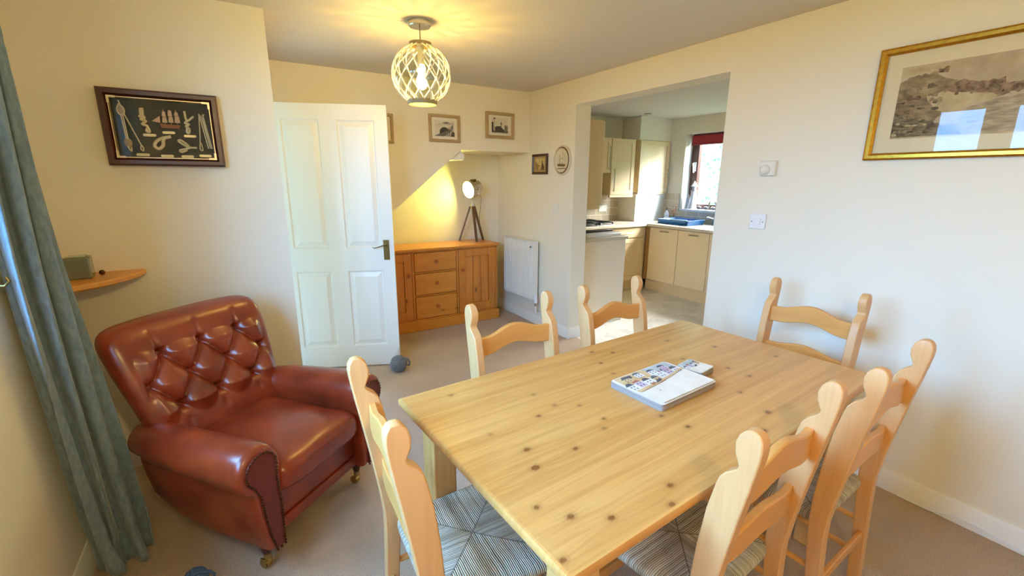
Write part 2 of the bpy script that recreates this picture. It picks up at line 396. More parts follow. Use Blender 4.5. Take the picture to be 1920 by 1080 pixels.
def hedge(name, label, x0, y0, x1, y1, z, th, c0, c1, seed):
    t = NT(name+'_leaves'); vo = t.n('TexVoronoi', Scale=9.0); t.l(t.coord(), vo.inputs['Vector'])
    nz = t.n('TexNoise', Scale=22.0, Detail=5.0); t.l(t.coord(), nz.inputs['Vector'])
    f = t.math('ADD', t.math('MULTIPLY', vo.outputs['Distance'], .6), t.math('MULTIPLY', nz.outputs['Fac'], .5))
    t.l(t.ramp(f, [(.3, c0), (.75, c1)]), t.p.inputs['Base Color']); t.p.inputs['Roughness'].default_value = .7; t.bump(f, 1.0, .08)
    rnd = random.Random(seed); d = Vector((x1-x0, y1-y0, 0)); L = d.length; d.normalize(); nn = Vector((-d.y, d.x, 0))
    ph = [rnd.uniform(0, 6) for _ in range(6)]
    def fn(u, v):
        a = 2*PI*v
        y = math.copysign(abs(math.cos(a))**.5, math.cos(a))*th/2; zz = (math.copysign(abs(math.sin(a))**.5, math.sin(a))*.5+.5)*z-.3
        bmp = .10*math.sin(u*L*3.1+ph[0]+3*a)+.07*math.sin(u*L*7.3+ph[1]-5*a)+.05*math.sin(u*L*13+ph[2]+9*a)
        return Vector((x0, y0, 0))+d*u*L+nn*(y*(1+bmp*1.4))+Vector((0, 0, zz*(1+bmp*.5) if zz > 0 else zz))
    o = MB().grid(fn, 120, 40).build(name, t.m, weld=True)
    return tag(o, label, 'hedge')
hedge('garden_hedge', 'pale green leafy hedge seen through the kitchen window', 10.2, -3, 10.2, 14, 3.7, 1.2, srgb(60, 92, 46), srgb(158, 186, 130), 3)
hedge('garden_hedge', 'unseen hedge added outside the window by the curtain to cut low sky light', -5.6, -6, -5.6, 9, 2.15, 1.0, srgb(30, 40, 26), srgb(66, 78, 54), 5)  # added out of view, height and dark leaves chosen to limit window daylight

# ------------------------------------------------------------------ door
d = Vector((-.922, .387, 0)); ang = math.atan2(-d.y, -d.x)     # local x runs from hinge to handle edge
DW = .775
door = thing('door_1', 'white four panel door standing open beside the pine sideboard', 'door', (1.013+d.x*DW, 3.39+d.y*DW, 0), ang)
door['kind'] = 'structure'
def door_leaf():
    b = MB(); T = .04; Z0, Z1 = .008, 1.985
    b.box(0, DW, .0135, T, Z0, Z1)
    xs = [0, DW-.725, DW-.47, DW-.35, DW-.09, DW]; zs = [Z0, .18, .785, .965, 1.88, Z1]
    for i in range(5):
        for k in range(5):
            if i in (1, 3) and k in (1, 3):
                x0, x1, z0, z1 = xs[i], xs[i+1], zs[k], zs[k+1]
                rings = [(0, 0), (.008, .012), (.014, .012), (.046, .002)]
                rows = [[(x0+a, h, z0+a), (x1-a, h, z0+a), (x1-a, h, z1-a), (x0+a, h, z1-a)] for a, h in rings]
                b.loft(rows, False)
                b.poly(rows[-1])
            else: b.poly([(xs[i], 0, zs[k]), (xs[i+1], 0, zs[k]), (xs[i+1], 0, zs[k+1]), (xs[i], 0, zs[k+1])])
    b.poly([(DW, 0, Z0), (DW, .0135, Z0), (DW, .0135, Z1), (DW, 0, Z1)]); b.poly([(0, 0, Z1), (DW, 0, Z1), (DW, .0135, Z1), (0, .0135, Z1)])
    b.poly([(0, 0, Z0), (0, .0135, Z0), (0, .0135, Z1), (0, 0, Z1)])
    return b
door_leaf().build('door_leaf', WHITE, door, weld=True, sharp=15)
hp = MB().box(DW-.077, DW-.034, -.007, 0, .868, 1.021).build('handle_plate', BRASS, door, bevel=.003)
MB().cyl((DW-.055, -.007, .985), (DW-.055, -.045, .985), .009).tube([(DW-.050, -.045, .985), (DW-.075, -.050, .984), (DW-.11, -.050, .972), (DW-.14, -.048, .966), (DW-.152, -.046, .972)], lambda t: .0056-.003*t).build('lever_handle', BRASS, hp)
MB().box(DW-.052, DW-.03, .04, .047, .868, 1.021).tube([(DW-.045, .047, .985), (DW-.045, .09, .985), (DW-.14, .092, .966)], .008).build('handle_plate', BRASS, door)

# ------------------------------------------------------------------ curtain and hook
def curtain():
    A0, B0 = Vector((-.605, 1.89, 0)), Vector((-.540, 2.070, 0))     # upper plan line
    A1, B1 = Vector((-.585, 1.985, 0)), Vector((-.470, 2.095, 0))     # hem
    def fn(u, v):
        z = 2.26*v+.004
        k = max(0, 1-z/1.25)**1.3
        P = (A0+(B0-A0)*u)*(1-k)+(A1+(B1-A1)*u)*k
        D = ((B0-A0)*(1-k)+(B1-A1)*k).normalized(); N = Vector((D.y, -D.x, 0))
        amp = .036+.010*k
        ph = 2*PI*(3.1*u+.12*math.sin(3*v+2*u))
        off = amp*math.sin(ph)+.010*math.sin(2.3*ph+4*v)
        side = .020*math.sin(2*ph)
        w = max(0, 1-z/.16)
        off += w*.030*math.sin(9*u+1.2)+.006*math.sin(17*v+9*u)*k+w*.014*math.sin(23*u+30*v)
        return P+N*off+D*side+Vector((0, 0, z+(w*.03*(1-u) if u < .25 else 0)))
    b = MB().grid(fn, 150, 70)
    o = b.build('curtain', VELVET, keepn=True)
    s = o.modifiers.new('cloth', 'SOLIDIFY'); s.thickness = .005; s.offset = 0
    return tag(o, 'grey blue velvet curtain hanging to the floor beside the leather armchair', 'curtain')
curtain()
hk = MB().cyl((XW, 1.868, 1.165), (XW+.012, 1.868, 1.165), .014).tube([(XW+.01, 1.868, 1.165), (XW+.04, 1.868, 1.160), (XW+.05, 1.872, 1.172), (XW+.045, 1.875, 1.185)], .0045).build('tieback_hook', BRASS)
tag(hk, 'small brass curtain tieback hook on the wall at the curtain edge', 'hook')

# ------------------------------------------------------------------ armchair
def armchair():
    t = thing('armchair', 'buttoned oxblood leather armchair with scroll arms beside the blue curtain', 'armchair', (.159, 1.889, 0), math.atan2(.634, .773))
    # base under the cushion
    pl = [(-.285, -.015), (.285, -.015), (.285, .30), (.235, .56), (-.235, .56), (-.285, .30)]
    MB().prism(pl, lambda x, y: (x, y, .125), lambda x, y: (x, y, .31)).build('seat_base', LEATHER, t, bevel=.018, seg=3)
    MB().box(-.245, .245, -.028, -.012, .128, .175).build('front_rail', LEATHER, t, bevel=.006)
    def arm(s):
        prof = []
        cx, cz, r = .312, .482, .088
        def section(y, sc=1.0, rs=1.0, zb=.125, dx=0.0, dz=0.0):
            pts = [(.235, zb), (.232, .30)]
            rr_ = r*rs
            for k in range(15):
                a = math.radians(205-k*265/14); pts.append((cx+rr_*math.cos(a), cz+rr_*math.sin(a)))
            pts += [(.348, .385), (.340, .30), (.322, .20), (.300, zb)]
            mx, mz = .30, .36
            return [(s*(mx+(x-mx)*sc+dx), y, mz+(z-mz)*sc+dz*(1 if z > .35 else 0)) for x, z in pts]
        secs = [section(-.085, .80), section(-.083, .90), section(-.074, .97), section(-.055, 1.0), section(.0, 1.0), section(.10, .995), section(.20, .99, .97, .126), section(.30, .98, .93, .128, -.005), section(.40, .97, .90, .132, -.010, -.004), section(.48, .96, .86, .138, -.022, -.01), section(.56, .94, .82, .145, -.035, -.02)]
        a = MB().loft(secs).build('arm', LEATHER, t, sharp=50)
        # dark facing with two rows of nail heads
        pts = [(.256, .135), (.250, .30), (.256, .42)]
        for k in range(11):
            an = math.radians(190-k*240/10); pts.append((cx+.062*math.cos(an), cz+.062*math.sin(an)))
        pts += [(.330, .385), (.322, .30), (.308, .20), (.292, .135)]
        f = MB(); f.prism(pts, lambda x, z: (s*x, -.080, z), lambda x, z: (s*x, -.090, z)); f.build('arm_facing', LEATHDK, a, bevel=.003)
        nb_ = MB(); path = [Vector((s*x, -.092, z)) for x, z in pts]
        for q in range(len(path)):
            p0, p1 = path[q], path[(q+1) % len(path)]; n_ = max(1, int((p1-p0).length/.012))
            for i in range(n_): nb_.sphere(p0.lerp(p1, i/n_)*1.0, .0050, 6, 4)
        nb_.build('nailhead_trim', plain('antique_nailheads', srgb(92, 52, 30), .3, .8), a)
    arm(-1); arm(1)
    # buttoned back
    nu, nv = 130, 110
    ax_, az_ = .085, .105
    Z0, ZT = .36, .905
    ROW1 = .775
    buttons = [(-.17, ROW1), (0, ROW1), (.17, ROW1), (-.255, ROW1-az_), (-.085, ROW1-az_), (.085, ROW1-az_), (.255, ROW1-az_), (-.17, ROW1-2*az_), (0, ROW1-2*az_), (.17, ROW1-2*az_)]
    def halfw(v): 
        q = min(1, max(0, (v-.15)/.75)); q = q*q*(3-2*q)
        return .300+.042*q
    def shape(u, v):
        s_ = 2*u-1
        rnd_ = (1-abs(s_)**7)
        zt = ZT+.008*(1-s_*s_)-.020*abs(s_)**12
        z = Z0+(zt-Z0)*v
        x = s_*halfw(v)*(1-.05*max(0, (v-.9)/.1)**2)
        y = .485+.16*v+.03*v*v-.035*abs(s_)**3
        return x, y, z, s_
    def tuft(x, z):
        p = (x/ax_+(z-ROW1)/az_)/2; q = (x/ax_-(z-ROW1)/az_)/2
        hh = min(abs(math.sin(PI*p)), abs(math.sin(PI*q)))**.55
        return hh
    def front(u, v):
        x, y, z, s_ = shape(u, v)
        B = (1-abs(s_)**9)**.5*(1-max(0, (v-.5)*2)**10)**.5 if abs(s_) < 1 and v < 1 else 0
        inz = (z-(ROW1-2*az_))/(2*az_)
        inside = 1.0
        if z > ROW1: inside = max(0, 1-(z-ROW1)/.035)
        if z < ROW1-2*az_: inside = max(0, 1-(ROW1-2*az_-z)/.06)
        inside *= max(0, min(1, (.285-abs(x))/.04))
        h = .060
        hd = .020*(1-inside)+inside*.046*(tuft(x, z))
        # pleats running up from the first row to the top edge and down from the last row
        pl_ = 0
        if z > ROW1:
            for bx_ in (-.17, 0, .17): pl_ += .016*math.exp(-((x-bx_*(1+.9*(z-ROW1)))/.010)**2)*max(0, 1-(z-ROW1)/.12)
        if z < ROW1-2*az_:
            for bx_ in (-.17, 0, .17): pl_ += .010*math.exp(-((x-bx_)/.012)**2)*max(0, 1-(ROW1-2*az_-z)/.10)
        dp = 0
        for bx_, bz_ in buttons:
            e = ((x-bx_)**2+(z-bz_)**2); dp += .030*math.exp(-e/.00045)
        return Vector((x, y-B*max(.004, h+hd-pl_-dp), z))
    def back(u, v):
        x, y, z, s_ = shape(u, v)
        B = (1-abs(s_)**9)**.5*(1-max(0, (v-.5)*2)**10)**.5 if abs(s_) < 1 and v < 1 else 0
        return Vector((x, y+B*.055, z))
    g = MB().grid(front, nu, nv)
    g.grid(back, nu, nv)
    g.loft([[front(i/30, 0) for i in range(31)], [back(i/30, 0) for i in range(31)]], False, False)
    bk = g.build('backrest', LEATHER, t, sharp=180, weld=True)
    for bx_, bz_ in buttons:
        u = .5+.5*bx_/halfw((bz_-Z0)/(ZT-Z0)); p = front(u, (bz_-Z0)/(ZT+.01-Z0))
        MB().sphere((p.x, p.y-.002, p.z), .011, 12, 8, (1, .5, 1)).build('button', LEATHER, bk)
    # seat cushion
    def cush(u, v):
        a, b_ = 2*PI*u, PI*(v-.5)
        f = lambda c, e: math.copysign(abs(c)**e, c)
        cx = f(math.cos(b_), .35)*f(math.cos(a), .28); cy = f(math.cos(b_), .35)*f(math.sin(a), .28); cz = f(math.sin(b_), .55)
        x = cx*.242; y = .200+cy*.290; z = .365+cz*.068
        z += (.026*(1-(cx)**2)*(1-cy*cy*.8) if cz > 0 else 0)
        z += .004*math.sin(14*x+9*y)*max(0, cz)+.003*math.sin(31*x-22*y)*max(0, cz)
        return Vector((x, y, z))
    sc_ = MB().grid(cush, 96, 40).build('seat_cushion', LEATHER, t, sharp=180, weld=True)
    for sx_ in (-1, 1):
        lg = MB().lathe([(.012, .062), (.016, .075), (.030, .125), (.034, .14)], (sx_*.266, .0, 0), 12).build('leg', plain('leg_wood', srgb(70, 30, 18), .35), t)
        c_ = MB().cyl((sx_*.266, .0, .045), (sx_*.266, .0, .07), .014).cyl((sx_*.266-.012, .012, .020), (sx_*.266+.012, .012, .020), .020)
        c_.box(sx_*.266-.017, sx_*.266-.013, -.004, .018, .014, .05).box(sx_*.266+.013, sx_*.266+.017, -.004, .018, .014, .05)
        tag(c_.build('caster', BRASSL, lg), 'brass caster')
        MB().prism([(-.02, -.02), (.02, -.02), (.02, .02), (-.02, .02)], lambda x, y: (sx_*.16+x*.8, .53+y*.8+.02, 0), lambda x, y: (sx_*.16+x, .52+y, .13)).build('leg', plain('leg_wood', srgb(70, 30, 18), .35), t)
    return t
armchair()

# ------------------------------------------------------------------ corner shelf and what stands on it
sh = thing('corner_shelf', 'golden pine quarter round corner shelf on the wall behind the curtain', 'shelf', (-.88, YL, 0))
pts = [(0, 0)]+[(.475*math.cos(a), -.42*math.sin(a)) for a in [i*PI/2/24 for i in range(25)]]
MB().prism(pts, lambda x, y: (x, y, 1.012), lambda x, y: (x, y, 1.037)).build('shelf_board', SHELFW, sh, bevel=.005)
pts = [(0, 0)]+[(.37*math.cos(a), -.30*math.sin(a)) for a in [i*PI/2/16 for i in range(17)]]
MB().prism(pts, lambda x, y: (x, y, .985), lambda x, y: (x, y, 1.012)).build('bracket', SHELFW, sh, bevel=.004)
gb = thing('tealight_holder', 'square grey green glass tealight block on the corner shelf', 'candle holder', (-.615, 2.655, 1.0375), math.radians(4))
GBLK = NT('grey_green_cut_glass'); GBLK.p.inputs['Base Color'].default_value = srgb(150, 160, 138); GBLK.p.inputs['Roughness'].default_value = .08; GBLK.p.inputs['Transmission Weight'].default_value = .55
MB().box(-.045, .045, -.045, .045, 0, .095).build('glass_block', GBLK.m, gb, bevel=.007)
MB().box(-.032, .032, -.032, .032, .095, .100).build('rim', plain('pale_glass_rim', srgb(176, 182, 160), .15), gb, bevel=.003)
tag(MB().sphere((-.55, 2.70, 1.0375+.0115), .0115, 16, 10).build('brass_ball', plain('dark_bronze', srgb(96, 62, 26), .18, .9)), 'tiny shiny bronze ball on the corner shelf', 'ornament')

# ------------------------------------------------------------------ picture helpers
def rect(b, x0, x1, z0, z1, y): b.poly([(x0, y, z0), (x1, y, z0), (x1, y, z1), (x0, y, z1)]); return b
def frame_bars(w, h, fw_, dp, y=0):
    """mitred moulding: four lofted sides, profile rising to the inner third"""
    b = MB(); prof = [(0, 0), (0, -dp*.8), (fw_*.25, -dp), (fw_*.7, -dp), (fw_, -dp*.6), (fw_, 0)]
    c = [(-w/2, -h/2), (w/2, -h/2), (w/2, h/2), (-w/2, h/2)]; s = [(1, 1), (-1, 1), (-1, -1), (1, -1)]
    rings = [[(cx+sx_*a, y+yy, cz+sz*a) for (a, yy) in prof] for (cx, cz), (sx_, sz) in zip(c, s)]
    b.loft(rings+[rings[0]], False)
    return b
def picture(name, label, loc, rz, w, h, fw_, dp, fmat, mount=None, mat_mount=MOUNT, glass=True, group=None, cat='picture'):
    t = thing(name, label, cat, loc, rz, group)
    frame_bars(w, h, fw_, dp).build('frame', fmat, t, weld=True, sharp=25)
    MB().box(-w/2+fw_*.6, w/2-fw_*.6, -.006, 0, -h/2+fw_*.6, h/2-fw_*.6).build('mount', mat_mount, t)
    if glass: rect(MB(), -w/2+fw_*.8, w/2-fw_*.8, -h/2+fw_*.8, h/2-fw_*.8, -dp*.55).build('glass', GLASS, t)
    return t
def toned(name, a, b_, scale=40, stretch=(1, 1, 1)):
    t = NT(name); n = t.n('TexNoise', Scale=float(scale), Detail=6.0, Roughness=.65); t.l(t.coord(stretch), n.inputs['Vector'])
    t.l(t.ramp(n.outputs['Fac'], [(.35, a), (.65, b_)]), t.p.inputs['Base Color']); t.p.inputs['Roughness'].default_value = .8; return t.m
def print_layers(parent, layers, mats, y0=-.0065, name='print'):
    """layers: (material index, polygon in x,z); later layers lie a hair in front"""
    b = MB()
    for k, (mi, poly) in enumerate(layers):
        b.mi = mi; b.poly([(x, y0-.00004*k, z) for x, z in poly][::1])
    return b.build(name, mats, parent, keepn=True)
G = lambda v: srgb(v, v*.97, v*.9)
SKYG = toned('print_sky', G(206), G(226), 12); DKG = toned('print_dark', G(34), G(80), 90); MIDG = toned('print_mid', G(92), G(140), 90); LTG = toned('print_light', G(150), G(210), 140)
PM = [SKYG, DKG, MIDG, LTG]
R4 = lambda x0, x1, z0, z1: [(x0, z0), (x1, z0), (x1, z1), (x0, z1)]
# three limed frames on the bulkhead
p = picture('picture', 'limed oak framed picture half hidden behind the top of the open door', (1.068, YB-.001, 1.881), 0, .296, .236, .025, .02, DRIFT, glass=True, group='limed frames on the bulkhead')
print_layers(p, [(0, R4(-.095, .095, -.065, .065)), (2, R4(-.095, .095, -.065, -.02))], PM)
p = picture('picture', 'limed oak framed print of a headland and railing, beneath the pendant lamp', (1.680, YB-.001, 1.911), 0, .296, .232, .025, .02, DRIFT, group='limed frames on the bulkhead')
hd = [(-.095, -.062), (-.05, -.045), (-.045, -.01), (-.02, .01), (.01, .012), (.04, -.005), (.095, -.03), (.095, -.066), (-.095, -.066)]
print_layers(p, [(0, R4(-.095, .095, -.066, .066)), (3, [(-.09, .02), (-.03, .035), (.05, .03), (.09, .05), (.02, .05), (-.05, .04)]), (2, [(-.02, .052), (.03, .058), (.05, .045), (.0, .042)]), (1, hd), (2, [(-.095, -.066), (-.06, -.052), (.06, .0), (.085, .055), (.08, .0), (.03, -.04), (-.02, -.066)]), (3, [(-.01, -.066), (.05, -.03), (.075, .0), (.07, -.04), (.06, -.066)])]
 + [(1, R4(-.06+.017*i, -.055+.017*i, -.064, -.064+.012+.010*i)) for i in range(9)] + [(1, [(-.06, -.054), (.08, .03), (.08, .033), (-.06, -.051)])], PM)
p = picture('picture', 'limed oak framed print of harbour buildings and a tall mast, by the room corner', (2.247, YB-.001, 1.971), 0, .306, .236, .028, .02, DRIFT, group='limed frames on the bulkhead')
print_layers(p, [(0, R4(-.09, .09, -.066, .07)), (2, R4(-.09, .09, -.066, -.042)), (1, R4(-.09, -.07, -.06, .03)), (3, R4(-.066, -.056, -.05, .062)), (1, R4(-.07, -.05, .055, .068)), (1, [(-.055, -.05), (-.055, -.015), (-.03, -.005), (.01, -.005), (.03, -.03), (.045, -.03), (.045, -.055)]), (1, R4(.008, .014, -.01, .035)), (1, [(.011, .035), (.024, .012), (.005, .01)]), (2, R4(.05, .085, -.045, .005)), (1, R4(-.09, .09, -.058, -.05))], PM)
# small dark frame and plaque on the right wall
DKFR = wood('dark_picture_frame', srgb(66, 26, 14), srgb(38, 12, 8), 'Z', .35, 1, False)
p = picture('picture', 'small dark wooden framed print left of the oval plaque', (XR-.001, 3.698, 1.620), -PI/2, .252, .190, .022, .018, DKFR, mat_mount=plain('buff_mount', srgb(172, 140, 88), .9))
SEP = [toned('sepia_pale', srgb(190, 160, 100), srgb(214, 188, 128), 30), toned('sepia_olive', srgb(110, 90, 40), srgb(160, 132, 70), 60), toned('sepia_dark', srgb(60, 44, 22), srgb(100, 74, 40), 60)]
print_layers(p, [(0, R4(-.075, .075, -.055, .055)), (1, [(-.075, -.055), (.02, -.055), (.0, -.01), (-.03, -.005), (-.06, .02), (-.075, .03)]), (2, [(.02, -.055), (.075, -.055), (.07, -.02), (.05, .01), (.045, .035), (.03, .03), (.028, 0)]), (0, [(-.03, -.05), (.0, -.05), (.01, -.02), (-.01, -.02)])], SEP)
pq = thing('wall_plaque', 'cream oval plaster plaque with a raised ship on the wall by the kitchen opening', 'plaque', (XR-.001, 3.346, 1.645), -PI/2)
CRM = plain('cream_plaster', (.70, .60, .42, 1), .5); DKC = plain('brown_wash', srgb(104, 78, 44), .6)
def oval(rx, rz_, y, n=40): return [(rx*math.cos(2*PI*i/n), y, rz_*math.sin(2*PI*i/n)) for i in range(n)]
MB().loft([oval(.122, .130, 0), oval(.125, .132, -.012), oval(.116, .124, -.020), oval(.108, .115, -.014), oval(.098, .106, -.022), oval(.088, .096, -.012)]).build('rim', CRM, pq, sharp=50)
MB().loft([oval(.109, .116, -.0148), oval(.109, .116, -.0160), oval(.101, .108, -.0215), oval(.100, .107, -.0210)], False).build('dark_groove', DKC, pq)
b = MB(); b.prism([(-.06, -.05), (.04, -.055), (.055, -.035), (-.065, -.03)], lambda x, z: (x, -.010, z), lambda x, z: (x*.9, -.018, z)).box(-.032, -.029, -.014, -.012, -.035, .05).box(.008, .011, -.014, -.012, -.035, .07).box(-.06, .06, -.015, -.012, -.075, -.068)
b.build('raised_ship', DKC, pq)
b = MB()
for x, z, w_, h_ in ((-.05, -.02, .03, .025), (-.045, .01, .024, .02), (-.015, -.02, .04, .03), (-.012, .02, .034, .026), (.02, -.018, .034, .028), (.02, .02, .026, .03)):
    b.prism([(x, z), (x+w_, z+.004), (x+w_*.85, z+h_), (x+w_*.15, z+h_)], lambda a, c: (a, -.012, c), lambda a, c: (a, -.019, c))
b.build('raised_sails', CRM, pq)

# gold framed picture --------------------------------------------------
GW, GH = 1.06, .475
gp = picture('picture', 'large gold framed sepia coastal print on the right wall', (XR-.001, 1.018-GW/2, 1.806), -PI/2, GW, GH, .030, .022, GOLD, mat_mount=MOUNTY)
GA = [toned('sepia_sky', srgb(168, 146, 116), srgb(196, 176, 146), 6), toned('sepia_cliff', srgb(84, 66, 42), srgb(166, 142, 104), 22, (1, 1, 2)), toned('sepia_town', srgb(88, 62, 44), srgb(156, 126, 98), 55), toned('sepia_sand', srgb(170, 150, 112), srgb(196, 176, 136), 12), toned('sepia_sea', srgb(140, 122, 96), srgb(186, 168, 136), 20, (1, 1, 6)), toned('sepia_rock', srgb(54, 44, 28), srgb(140, 122, 90), 38, (1, 1, 3))]
x0, x1, z0, z1 = -GW/2+.088, GW/2-.088, -.142, .150
cl = [(x0, z0), (x0, .085), (x0+.03, .105), (x0+.06, .108), (x0+.12, .115), (x0+.17, .075), (x0+.24, .055), (x0+.32, .03), (x0+.36, -.005), (x0+.26, -.01), (x0+.18, -.03), (x0+.14, -.09), (x0+.12, z0)]
town = [(x0+.16, .03), (x0+.20, .07), (x0+.26, .06), (x0+.31, .05), (x0+.33, .06), (x0+.345, .03), (x0+.42, .04), (x0+.52, .055), (x0+.66, .06), (x1, .045), (x1, .0), (x0+.45, .005), (x0+.34, .0), (x0+.25, .015)]
sea = [(x0+.20, z0), (x0+.24, -.04), (x0+.34, -.012), (x0+.5, -.002), (x1, -.002), (x1, z0)]
cast = [(x0+.125, .108), (x0+.125, .125), (x0+.140, .122), (x0+.150, .130), (x0+.158, .128), (x0+.158, .105)]
rg = random.Random(11)
def rough(poly, amp, step=.012, lim=True):
    out = []
    for (xa, za), (xb, zb_) in zip(poly, poly[1:]+poly[:1]):
        n_ = max(1, int(math.hypot(xb-xa, zb_-za)/step))
        for k in range(n_):
            t_ = k/n_; x_, z_ = xa+(xb-xa)*t_, za+(zb_-za)*t_
            edge = min(abs(x_-x0), abs(x_-x1), abs(z_-z0), abs(z_-z1)) < 1e-4
            if not edge: x_ += rg.uniform(-amp, amp)*.5; z_ += rg.uniform(-amp, amp)
            out.append((min(max(x_, x0), x1), min(max(z_, z0), z1)))
    return out
def blob(cx, cz, rx, rz_):
    n_ = rg.randint(6, 9)
    return [(min(max(cx+rx*rg.uniform(.5, 1.1)*math.cos(2*PI*k/n_), x0), x1), min(max(cz+rz_*rg.uniform(.5, 1.1)*math.sin(2*PI*k/n_), z0), z1)) for k in range(n_)]
lay = [(0, R4(x0, x1, z0, z1)), (3, [(x0, .11), (x0+.10, .125), (x0+.22, .118), (x0+.16, .135), (x0, .142)]), (1, rough(cl, .006)), (2, rough(cast, .001)), (2, rough(town, .007)), (4, rough(sea, .002)), (3, rough([(x0+.10, .02), (x0+.16, .032), (x0+.23, .018), (x0+.33, -.004), (x0+.24, -.035), (x0+.19, -.055), (x0+.14, -.04)], .004)), (5, rough([(x0, z0), (x0, -.05), (x0+.08, -.07), (x0+.16, -.09), (x0+.22, -.12), (x0+.24, z0)], .008))]
for k in range(34): lay.append((rg.choice((2, 5, 1)), blob(x0+.14+rg.uniform(0, .74)**1.0, .02+rg.uniform(-.012, .03), rg.uniform(.006, .016), rg.uniform(.005, .011))))
for k in range(26): lay.append((rg.choice((5, 1, 5, 2)), blob(x0+rg.uniform(.01, .15), rg.uniform(-.06, .07), rg.uniform(.008, .024), rg.uniform(.006, .014))))
for k in range(24): lay.append((rg.choice((5, 1, 3)), blob(x0+rg.uniform(.0, .22), rg.uniform(-.135, -.08), rg.uniform(.006, .018), rg.uniform(.004, .009))))
for k in range(14): lay.append((rg.choice((0, 4)), blob(x0+rg.uniform(.3, .85), rg.uniform(-.12, -.02), rg.uniform(.03, .08), rg.uniform(.002, .005))))
lay.append((3, R4(x0, x1, z0-.006, z0)))
GA[1] = toned('sepia_cliff_soft', srgb(104, 84, 58), srgb(168, 146, 110), 16, (1, 1, 2))
print_layers(gp, lay, GA)

# shadow box of knots ---------------------------------------------------
sb = thing('display_case', 'mahogany framed case of sailor knots and a small ship on the left wall', 'display case', (-.235, YL-.001, 1.694), 0)
SW, SH_ = .45, .335
frame_bars(SW, SH_, .034, .05).build('frame', MAHOG, sb, weld=True, sharp=25)
BRI = plain('brass_inlay', srgb(214, 190, 150), .3, .6)
frame_bars(SW-.066, SH_-.066, .007, .040).build('inner_trim', BRI, sb, weld=True)
for sx_ in (-1, 1):
    for sz in (-1, 1):
        b = MB()
        X, Z = sx_*(SW/2-.033), sz*(SH_/2-.033)
        b.prism([(X, Z), (X-sx_*.032, Z), (X-sx_*.032, Z-sz*.009), (X-sx_*.009, Z-sz*.009), (X-sx_*.009, Z-sz*.032), (X, Z-sz*.032)], lambda x, z: (x, -.0405, z), lambda x, z: (x, -.043, z))
        b.build('corner_mount', BRI, sb)
t_ = NT('dark_chart_backing'); n_ = t_.n('TexNoise', Scale=6.0, Detail=2.0); t_.l(t_.coord(), n_.inputs['Vector'])
t_.l(t_.ramp(n_.outputs['Fac'], [(.35, srgb(24, 34, 34)), (.65, srgb(44, 38, 20))]), t_.p.inputs['Base Color']); t_.p.inputs['Roughness'].default_value = .7
MB().box(-SW/2+.03, SW/2-.03, -.008, 0, -SH_/2+.03, SH_/2-.03).build('backing_board', t_.m, sb)
ROPE = plain('cream_cord', srgb(206, 192, 156), .8, noise=.15, scale=300, bump=.4)
def knot(paths, r=.0042, name='rope_knot', m=ROPE):
    b = MB()
    for pth in paths:
        P = [Vector((x, -.016-dy, z)) for x, z, dy in [(q+(0,))[:3] for q in pth]]
        S = []
        for i in range(len(P)-1):
            a0 = P[max(i-1, 0)]; a1 = P[i]; a2 = P[i+1]; a3 = P[min(i+2, len(P)-1)]
            for k in range(5):
                s = k/5; S.append(.5*((2*a1)+(a2-a0)*s+(2*a0-5*a1+4*a2-a3)*s*s+(-a0+3*a1-3*a2+a3)*s**3))
        S.append(P[-1]); b.tube(S, r, 6)
    return b.build(name, m, sb)
# block and tackle at the left, tied figures, shroud lanyard at the right
knot([[(-.155, .105), (-.165, .08), (-.16, .06), (-.148, .055), (-.140, .075), (-.150, .10), (-.155, .118)], [(-.155, .06), (-.150, -.05)], [(-.148, .06), (-.144, -.05)], [(-.142, .06), (-.100, -.075)]], .0028)
MB().sphere((-.152, -.012, .078), .016, 10, 8, (1, .5, 1.4)).build('pulley_block', plain('block_wood', srgb(150, 128, 90), .5), sb)
MB().sphere((-.147, -.012, -.065), .016, 10, 8, (1, .5, 1.4)).build('pulley_block', plain('block_wood', srgb(150, 128, 90), .5), sb)
knot([[(-.150, -.08), (-.143, -.10), (-.137, -.085), (-.139, -.105)]], .0028)
knot([[(-.100, -.075), (-.104, -.09), (-.096, -.10), (-.094, -.085), (-.100, -.075)]], .0028)
knot([[(-.080, .09), (-.082, .065), (-.07, .05, .005), (-.085, .04, .005), (-.066, .035, .008), (-.082, .02, .006), (-.065, .012), (-.071, -.01), (-.06, -.012), (-.066, .015)], [(-.074, .092), (-.076, .062), (-.088, .055), (-.07, .04, .008)]], .0055)
knot([[(.086, .09), (.087, .06), (.090, .045, .005), (.082, .035, .006), (.098, .03, .006), (.084, .02, .006), (.096, .01), (.092, -.01), (.084, -.004), (.092, .03)], [(.12, .068), (.10, .05), (.088, .042, .006)]], .005)
knot([[(.018, -.03), (0, -.035), (-.018, -.04), (-.04, -.055), (-.05, -.075), (-.036, -.088), (-.018, -.072), (-.014, -.05, .006), (-.006, -.036, .006)]], .0075)
knot([[(.115, -.078), (.09, -.078), (.07, -.07, .004), (.045, -.05), (.055, -.045), (.075, -.062, .004), (.085, -.074, .006)], [(.09, -.078), (.07, -.085, .004), (.046, -.092), (.052, -.10), (.075, -.09, .004)]], .005)
knot([[(.143, .082), (.135, -.02), (.130, -.06), (.128, -.085), (.138, -.088), (.136, -.06), (.131, -.05)], [(.143, .082), (.163, -.08)], [(.150, .075), (.172, -.08)], [(.158, .08), (.178, -.08)], [(.165, .08), (.158, .06), (.170, -.07)]], .0026)
hl = MB(); hl.loft([[(-.020+.085*s, -.012, .028-.004*s), (-.015+.075*s, -.022, .026-.003*s), (-.012+.068*s, -.018, .008), (-.012+.068*s, -.010, .008)] for s in (0, .33, .66, 1)])
